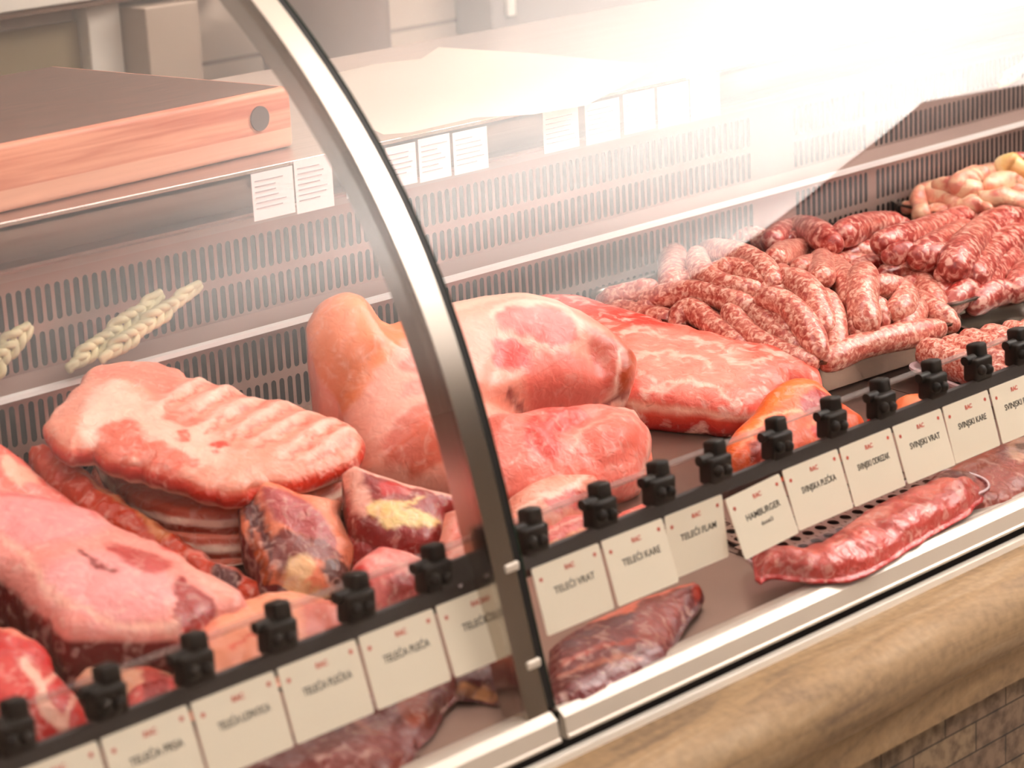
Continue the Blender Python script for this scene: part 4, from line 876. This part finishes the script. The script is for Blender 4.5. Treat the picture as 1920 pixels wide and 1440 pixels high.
M1, wx1, wy1 = pan_px('steel_pan', 'deep steel pan heaped with thin fresh sausages', 'pan', (1519, 681), (1803, 592), (1082, 552), .048, rad=.03, flare=.014)
M2, wx2, wy2 = pan_px('steel_pan', 'steel pan of thick red sausages behind the fresh sausage pan', 'pan', (1752, 573), (1935, 520), (1430, 446), .045, rad=.03, flare=.012)
M3, wx3, wy3 = pan_px('steel_pan', 'steel pan of chicken pieces at the back of the deck', 'pan', (1860, 418), (2060, 352), (1658, 372), .042, rad=.035, flare=.012)
M4, wx4, wy4 = pan_px('steel_pan', 'empty shallow steel pan at the right edge of the picture', 'pan', (1900, 640), (2080, 590), (1838, 580), .03, rad=.05, flare=.010)
def heap(px, py, M, wx, wy, base, top, flat=.8):
    """first point of the ray that meets the dome of the heap"""
    d = ray(px, py); Mi = M.inverted(); o0 = Mi @ Vector(CAM); dd = (Mi.to_3x3() @ Vector(d)); 
    for t in np.arange(2.0, 4.6, .003):
        p = o0+dd*t; u = p.x/wx*2-1; v = p.y/wy*2-1
        s = max(0, 1-abs(u)**2.6)*max(0, 1-abs(v)**2.6) if abs(u) < 1 and abs(v) < 1 else 0
        if p.z < base+top*s**flat: return CAM+d*t
    return deck(px, py, base)
def sausage(name, label, cat, pts, rad, M, wx, wy, base, top, m, group, lift=0., ends=.82, seed=0, knob_=False):
    pts = catmull(pts, 4); P = np.array([heap(x, y, M, wx, wy, base+lift, top) for x, y in pts])
    # smooth in depth
    for _ in range(8): P[1:-1] = (P[:-2]+2*P[1:-1]+P[2:])/4
    P = catmull(P[::2] if len(P) > 8 else P, 3)
    n = len(P); q = np.linspace(0, 1, n); R = rad*(1+.03*np.sin(q*9+seed))*np.where(q < .12, ends+(1-ends)*q/.12, np.where(q > .88, ends+(1-ends)*(1-q)/.12, 1))
    R = R*np.array([1+.05*noise.noise(Vector((i*.35, seed, 0))) for i in range(n)])
    bm = bmesh.new(); tube(bm, P-np.array([0, 0, rad*.55]), R, 18)
    for v in bm.verts:
        v.co += v.co.normalized()*0 + Vector((noise.noise(v.co*70), noise.noise(v.co*70+Vector((5, 0, 0))), noise.noise(v.co*70+Vector((0, 5, 0)))))*.0007
    bmesh.ops.recalc_face_normals(bm, faces=bm.faces[:])
    o = link(name, bm, m, smooth=180); tag(o, label, cat, group); return o
S1 = [ # points, radius px, lift order, where
 ([(1597, 595), (1620, 622)], 20, 0, 'tip of a sausage showing just behind the long front one, left'),
 ([(1643, 560), (1652, 590)], 18, 0, 'short dark end between the two hooked ones at the right'),
 ([(1690, 604), (1705, 585), (1722, 566)], 20, 0, 'short end rising behind the right tip of the long front one'),
 ([(1450, 578), (1485, 618)], 20, 0, 'dark one in the gap left of the broad tapering one'),
 ([(1365, 440), (1408, 430), (1448, 446)], 20, 1, 'arched one topmost at the back of the heap'),
 ([(1134, 552), (1180, 540), (1217, 530)], 20, 1, 'stubby one lying over the left rim of the pan'),
 ([(1454, 472), (1490, 455), (1530, 462)], 22, 1, 'bent one at the back, right of the topmost arch'),
 ([(1348, 495), (1395, 492), (1440, 525)], 20, 1, 'curved one in the upper left middle under a longer pale one'),
 ([(1327, 458), (1385, 462), (1425, 486), (1448, 515)], 22, 2, 'long pale one sloping down from the back left'),
 ([(1257, 456), (1266, 490), (1262, 525)], 24, 1, 'upright stubby one at the back left corner of the heap'),
 ([(1306, 466), (1312, 500), (1350, 524), (1412, 532)], 19, 2, 'hooked one with its end standing up at the back left'),
 ([(1215, 550), (1285, 533), (1340, 540), (1402, 562)], 20, 1, 'long one lying level across the left half'),
 ([(1148, 570), (1195, 578), (1255, 590)], 21, 0, 'knobbly one at the front left corner beside the loin'),
 ([(1272, 592), (1286, 562), (1316, 580), (1350, 610), (1392, 638)], 20, 1, 'hooked one bending over the left front beside the loin'),
 ([(1412, 562), (1440, 600), (1477, 631), (1512, 655)], 19, 0, 'slim one in the middle reaching down to the front rim'),
 ([(1370, 574), (1395, 610), (1446, 645), (1518, 668)], 20, 1, 'long one running along the loin to the front left corner'),
 ([(1620, 462), (1580, 460), (1545, 466)], 23, 1, 'level one at the back right beside the thick red sausages'),
 ([(1540, 472), (1541, 508)], 21, 2, 'short upright one in the back middle'),
 ([(1560, 488), (1593, 515), (1600, 552)], 22, 1, 'curved one behind the tall drooping pair'),
 ([(1665, 500), (1710, 503), (1742, 535), (1752, 562)], 22, 1, 'arching one at the right draped beside the thick red sausages'),
 ([(1712, 548), (1750, 568), (1782, 594)], 20, 1, 'one pointing over the front right corner of the pan'),
 ([(1436, 545), (1478, 556), (1513, 598), (1533, 642)], 22, 3, 'plump one in the centre curving down to the front rim'),
 ([(1478, 508), (1512, 522), (1530, 560), (1545, 600)], 23, 2, 'broad one right behind the plump centre sausage'),
 ([(1545, 545), (1565, 580), (1566, 636)], 20, 1, 'straight one hanging down right of the plump centre sausage'),
 ([(1620, 497), (1612, 540), (1624, 588)], 25, 3, 'thickest one drooping straight down right of centre'),
 ([(1645, 524), (1688, 528), (1702, 548), (1682, 570)], 21, 2, 'hooked one curling back to the left at the right'),
 ([(1553, 663), (1600, 637), (1665, 622), (1756, 604)], 21, 1, 'long one lying along the front rim of the pan'),
 ([(1465, 500), (1470, 530), (1440, 540)], 18, 0, 'pale one half buried in the middle of the heap'),
 ([(1500, 490), (1570, 480), (1640, 490)], 20, 0, 'buried one crossing the back of the heap'),
 ([(1200, 575), (1240, 545), (1300, 510)], 19, 0, 'buried one rising toward the back left'),
 ([(1700, 520), (1690, 545), (1720, 560)], 18, 0, 'buried one under the hooked sausage at the right'),
]
for i, (pts, rp, lf, lab) in enumerate(S1):
    c = deck(*pts[len(pts)//2], .07); dep = -(RW.T @ (c-CAM))[2]
    sausage('fresh_sausage', 'thin fresh sausage, '+lab, 'sausage', pts, rp*dep/F*1.27, M1, wx1, wy1, .046, .052, SAU, 'fresh sausages heaped in the front pan', lift=lf*.006, seed=i)
S2 = [
 ([(1722, 468), (1765, 470), (1800, 452)], 26, 0, 'lying level under the two steep ones'),
 ([(1448, 438), (1490, 412), (1522, 416), (1560, 442)], 24, 0, 'arched one at the left end next to the glass reflection edge'),
 ([(1580, 424), (1630, 405), (1690, 412)], 25, 0, 'one along the back rim, second from the left'),
 ([(1655, 440), (1715, 426), (1772, 408), (1818, 390)], 25, 1, 'long one with marbled fat running to the chicken pan'),
 ([(1722, 465), (1765, 442), (1812, 418)], 26, 1, 'pale streaked one below the long back one'),
 ([(1668, 470), (1700, 458)], 18, 1, 'pale knotted end above the fresh sausages'),
 ([(1772, 503), (1805, 508)], 24, 0, 'short dark end under the thickest one'),
 ([(1788, 482), (1812, 445), (1850, 412), (1902, 396)], 31, 3, 'thickest one on top, slanting steeply to the right'),
 ([(1828, 502), (1860, 458), (1915, 425)], 31, 1, 'second thick slanting one, right of the topmost'),
 ([(1780, 557), (1800, 540), (1820, 528)], 23, 0, 'ribbed one near the front rim, left'),
 ([(1828, 556), (1862, 532), (1888, 534)], 24, 0, 'one with a knotted end near the front rim, middle'),
 ([(1905, 532), (1918, 505), (1940, 480)], 25, 1, 'one cut off by the right edge of the picture'),
 ([(1835, 520), (1870, 490), (1900, 470)], 26, 0, 'one half hidden below the second slanting sausage'),
]
for i, (pts, rp, lf, lab) in enumerate(S2):
    c = deck(*pts[len(pts)//2], .07); dep = -(RW.T @ (c-CAM))[2]
    sausage('red_sausage', 'thick red sausage, '+lab, 'sausage', pts, rp*dep/F*1.15, M2, wx2, wy2, .042, .05, SAUR, 'thick red sausages in the second pan', lift=lf*.006, seed=i+50)
C3 = [
 ([(1700, 384), (1716, 382)], [14, 12], 0, CHICK, 'small piece at the left end of the pan'),
 ([(1722, 352), (1722, 372), (1728, 392)], [11, 15, 19], 1, CHICK, 'upright wing tip with a pink end'),
 ([(1748, 390), (1768, 392)], [17, 16], 0, CHICK, 'rounded piece beside the upright wing tip'),
 ([(1740, 358), (1765, 364), (1790, 372)], [15, 18, 18], 0, CHICK, 'pinkish piece below the large wing'),
 ([(1760, 337), (1790, 346), (1820, 350)], [13, 20, 24], 1, CHICK, 'wing with a pointed elbow'),
 ([(1800, 340), (1822, 326), (1838, 322)], [20, 23, 18], 2, CHICK, 'large wing with a cut bone end facing right'),
 ([(1790, 385), (1830, 375), (1848, 382)], [16, 18, 15], 0, CHICK, 'piece touching the thick red sausages'),
 ([(1856, 340), (1880, 332), (1905, 338)], [19, 22, 18], 1, CHICK, 'pale rounded piece under the yellow leg'),
 ([(1846, 362), (1880, 366), (1925, 374)], [16, 20, 18], 1, CHICK, 'long pale piece with a shiny film highlight'),
 ([(1893, 302), (1918, 316), (1945, 325)], [23, 17, 13], 3, CHICKY, 'yellow leg piece on top at the right'),
 ([(1905, 352), (1935, 352)], [18, 18], 0, CHICK, 'piece at the right edge under the yellow leg'),
 ([(1912, 290), (1935, 285)], [11, 13], 3, SAUR, 'dark red scrap behind the yellow leg'),
]
for i, (pts, rp, lf, m, lab) in enumerate(C3):
    c = deck(*pts[0], .06); dep = -(RW.T @ (c-CAM))[2]; q = catmull(pts, 4); P = np.array([heap(x, y, M3, wx3, wy3, .040+lf*.008, .045) for x, y in q]); 
    R = np.interp(np.linspace(0, 1, len(q)), np.linspace(0, 1, len(rp)), rp)*dep/F
    bm = bmesh.new(); tube(bm, P-np.array([0, 0, .006]), R, 18)
    for v in bm.verts: v.co += Vector((noise.noise(v.co*40), noise.noise(v.co*40+Vector((5, 0, 0))), noise.noise(v.co*40+Vector((0, 5, 0)))))*.006
    o = link('chicken_piece', bm, m, smooth=180); tag(o, 'raw chicken piece, '+lab, 'chicken', 'chicken pieces in the back pan')
# hidden lower layers
for nm, M_, wx_, wy_, r_, m_, n_, lab, grp, cat_ in (('fresh_sausage', M1, wx1, wy1, .0150, SAU, 8, 'fresh sausage buried at the bottom of the front heap', 'fresh sausages buried in the front pan', 'sausage'),
        ('red_sausage', M2, wx2, wy2, .0165, SAUR, 7, 'thick red sausage buried at the bottom of the second heap', 'red sausages buried in the second pan', 'sausage'),
        ('chicken_piece', M3, wx3, wy3, .018, CHICK, 6, 'chicken piece buried at the bottom of the back pan', 'chicken pieces buried in the back pan', 'chicken')):
    for lay in range(2):
        for k in range(n_):
            y = .034+(wy_-.068)*k/(n_-1); a_, b_ = (.034, wx_-.034)
            bm = bmesh.new(); P = [list(M_ @ Vector((x, y+.004*math.sin(x*40+k), .004+r_+lay*r_*1.25))) for x in np.linspace(a_+r_, b_-r_, 9)]
            tube(bm, P, [r_]*9, 16); o = link(nm, bm, m_, smooth=180); tag(o, lab, cat_, grp)
# -- mince rolls on a foam tray
a = deck(1703, 684, .024); b = deck(1840, 737, .024)
rot = math.degrees(math.atan2(a[1]-b[1], a[0]-b[0]))-90
MF = dframe(b[0], b[1], rot); wyF = np.linalg.norm(a-b)
pan('foam_tray', 'pinkish white foam tray holding minced meat rolls', 'tray', MF, .24, wyF, .024, rad=.015, lip=.007, m=FOAM, flare=.012, th=.003)
for k in range(6):
    bm = bmesh.new(); x = .028+k*.0345; L_ = wyF-.012
    pts = [MF @ Vector((x+.002*math.sin(j*.9+k), .008+L_*j/9, .034+.0015*math.sin(j*1.7+k*2))) for j in range(10)]
    tube(bm, [list(p) for p in pts], [.0195]*10, 20)
    for v in bm.verts:
        loc = MF.inverted() @ v.co
        v.co += Vector((noise.noise(v.co*160), noise.noise(v.co*160+Vector((5, 0, 0))), noise.noise(v.co*160+Vector((0, 5, 0)))))*.0028
    o = link('mince_roll', bm, MINCE, smooth=180)
    tag(o, 'roll of coarse minced meat on the foam tray, '+['leftmost', 'second from the left', 'third from the left', 'fourth from the left', 'fifth from the left', 'sixth, at the far right'][k], 'minced meat', 'mince rolls on the foam tray')
# -- perforated plate and tenderloin tray near the glass
def holed_plate(x0, y0, nx, ny, pitch, rad):
    bm = bmesh.new(); c_ = pitch/2
    for i in range(nx):
        for j in range(ny):
            cx, cy_ = x0+(i+.5)*pitch+(c_ if j % 2 else 0), y0+(j+.5)*pitch*.9
            V = [bm.verts.new((cx+rad*math.cos(t), cy_+rad*math.sin(t), 0)) for t in np.linspace(0, 2*math.pi, 16, endpoint=False)]
            hp = pitch*.45
            def sqp(t):
                c, s = math.cos(t), math.sin(t); m = max(abs(c)/c_, abs(s)/hp); return (cx+c/m, cy_+s/m, 0)
            ts = np.linspace(0, 2*math.pi, 16, endpoint=False); Q = [bm.verts.new(sqp(t)) for t in ts]
            for k in range(16): bm.faces.new((V[k], Q[k], Q[(k+1) % 16], V[(k+1) % 16]))
            # corners
            for kk in (2, 6, 10, 14): pass
    bmesh.ops.remove_doubles(bm, verts=bm.verts[:], dist=.00002)
    for v in bm.verts: v.co.z = dz(v.co.y)+.005
    r = bmesh.ops.solidify(bm, geom=bm.faces[:], thickness=.0015)
    return bm
pp = empty('perforated_plate', (1.85, 1.47, dz(1.47))); tag(pp, 'steel plate perforated with round holes, below the cards beside the tenderloin tray', 'plate')
link('plate_sheet', holed_plate(1.792, 1.413, 15, 8, .0205, .0062), DECKM, pp)
bm = bmesh.new(); extrude_yz(bm, [(1.420, dz(1.420)+.0008), (1.550, dz(1.550)+.0008), (1.550, dz(1.550)+.0015), (1.420, dz(1.420)+.0015)], 1.804, 2.08); link('hole_shade_sheet', bm, DARK, pp)  # dark sheet added under the plate, paints shade into the holes
A0 = deck(1416, 1092, .020); Bk = deck(1785, 888, .020); 
CLEARP = glass_mat('pinkish clear plastic', (.95, .84, .87), .08, .1)
MT = Matrix.Translation((0, 0, .0055)) @ dframe(1.748, 1.402, 0)
pan('clear_tray', 'clear pinkish plastic tray with a rounded end holding a pork tenderloin', 'tray', MT, .345, .066, .014, rad=.030, lip=.004, m=CLEARP, flare=.006, th=.001)
bm = bmesh.new(); n_ = rr(-.003, .348, -.003, .069, .033, 8)
tube(bm, [list(MT @ Vector((x, y, .0155))) for x, y in n_+n_[:1]], .0013, 8, rnd=False); o = link('tray_rim', bm, mat('glossy pink rim', '#f2dce2', .15, coat=.5)); 
tn = [t for t in COL.objects if t.name.startswith('clear_tray')][0]; o.parent = tn
mound('pork_tenderloin', 'raw pork tenderloin in the clear plastic tray near the front glass', 'tenderloin',
      [(1418, 1052), (1428, 1036), (1470, 1035), (1520, 1030), (1560, 1010), (1600, 980), (1650, 950), (1700, 925), (1760, 908), (1810, 905), (1835, 925), (1815, 955), (1760, 985), (1700, 1020), (1640, 1060), (1560, 1085), (1500, 1080), (1440, 1075), (1425, 1085)],
      (1600, 1085), 20, '#b05c56', T=.018, r=.028, hgt=.010, th=.006, grid=.0045, namp=.005, nscale=30, seed=41, rough_out=5, side=[(0, '#b84a46'), (1, '#9c3a38')],
      patches=[('l', [(1440, 1055), (1520, 1055), (1600, 1020), (1700, 960), (1800, 925)], '#d8847a', 20, .6, 8), ('p', [(1580, 1000), (1640, 970), (1660, 985), (1600, 1015)], '#e6aa9e', 10, .6), ('p', [(1700, 925), (1760, 910), (1790, 925), (1720, 945)], '#e0968a', 10, .6)], warp=12)
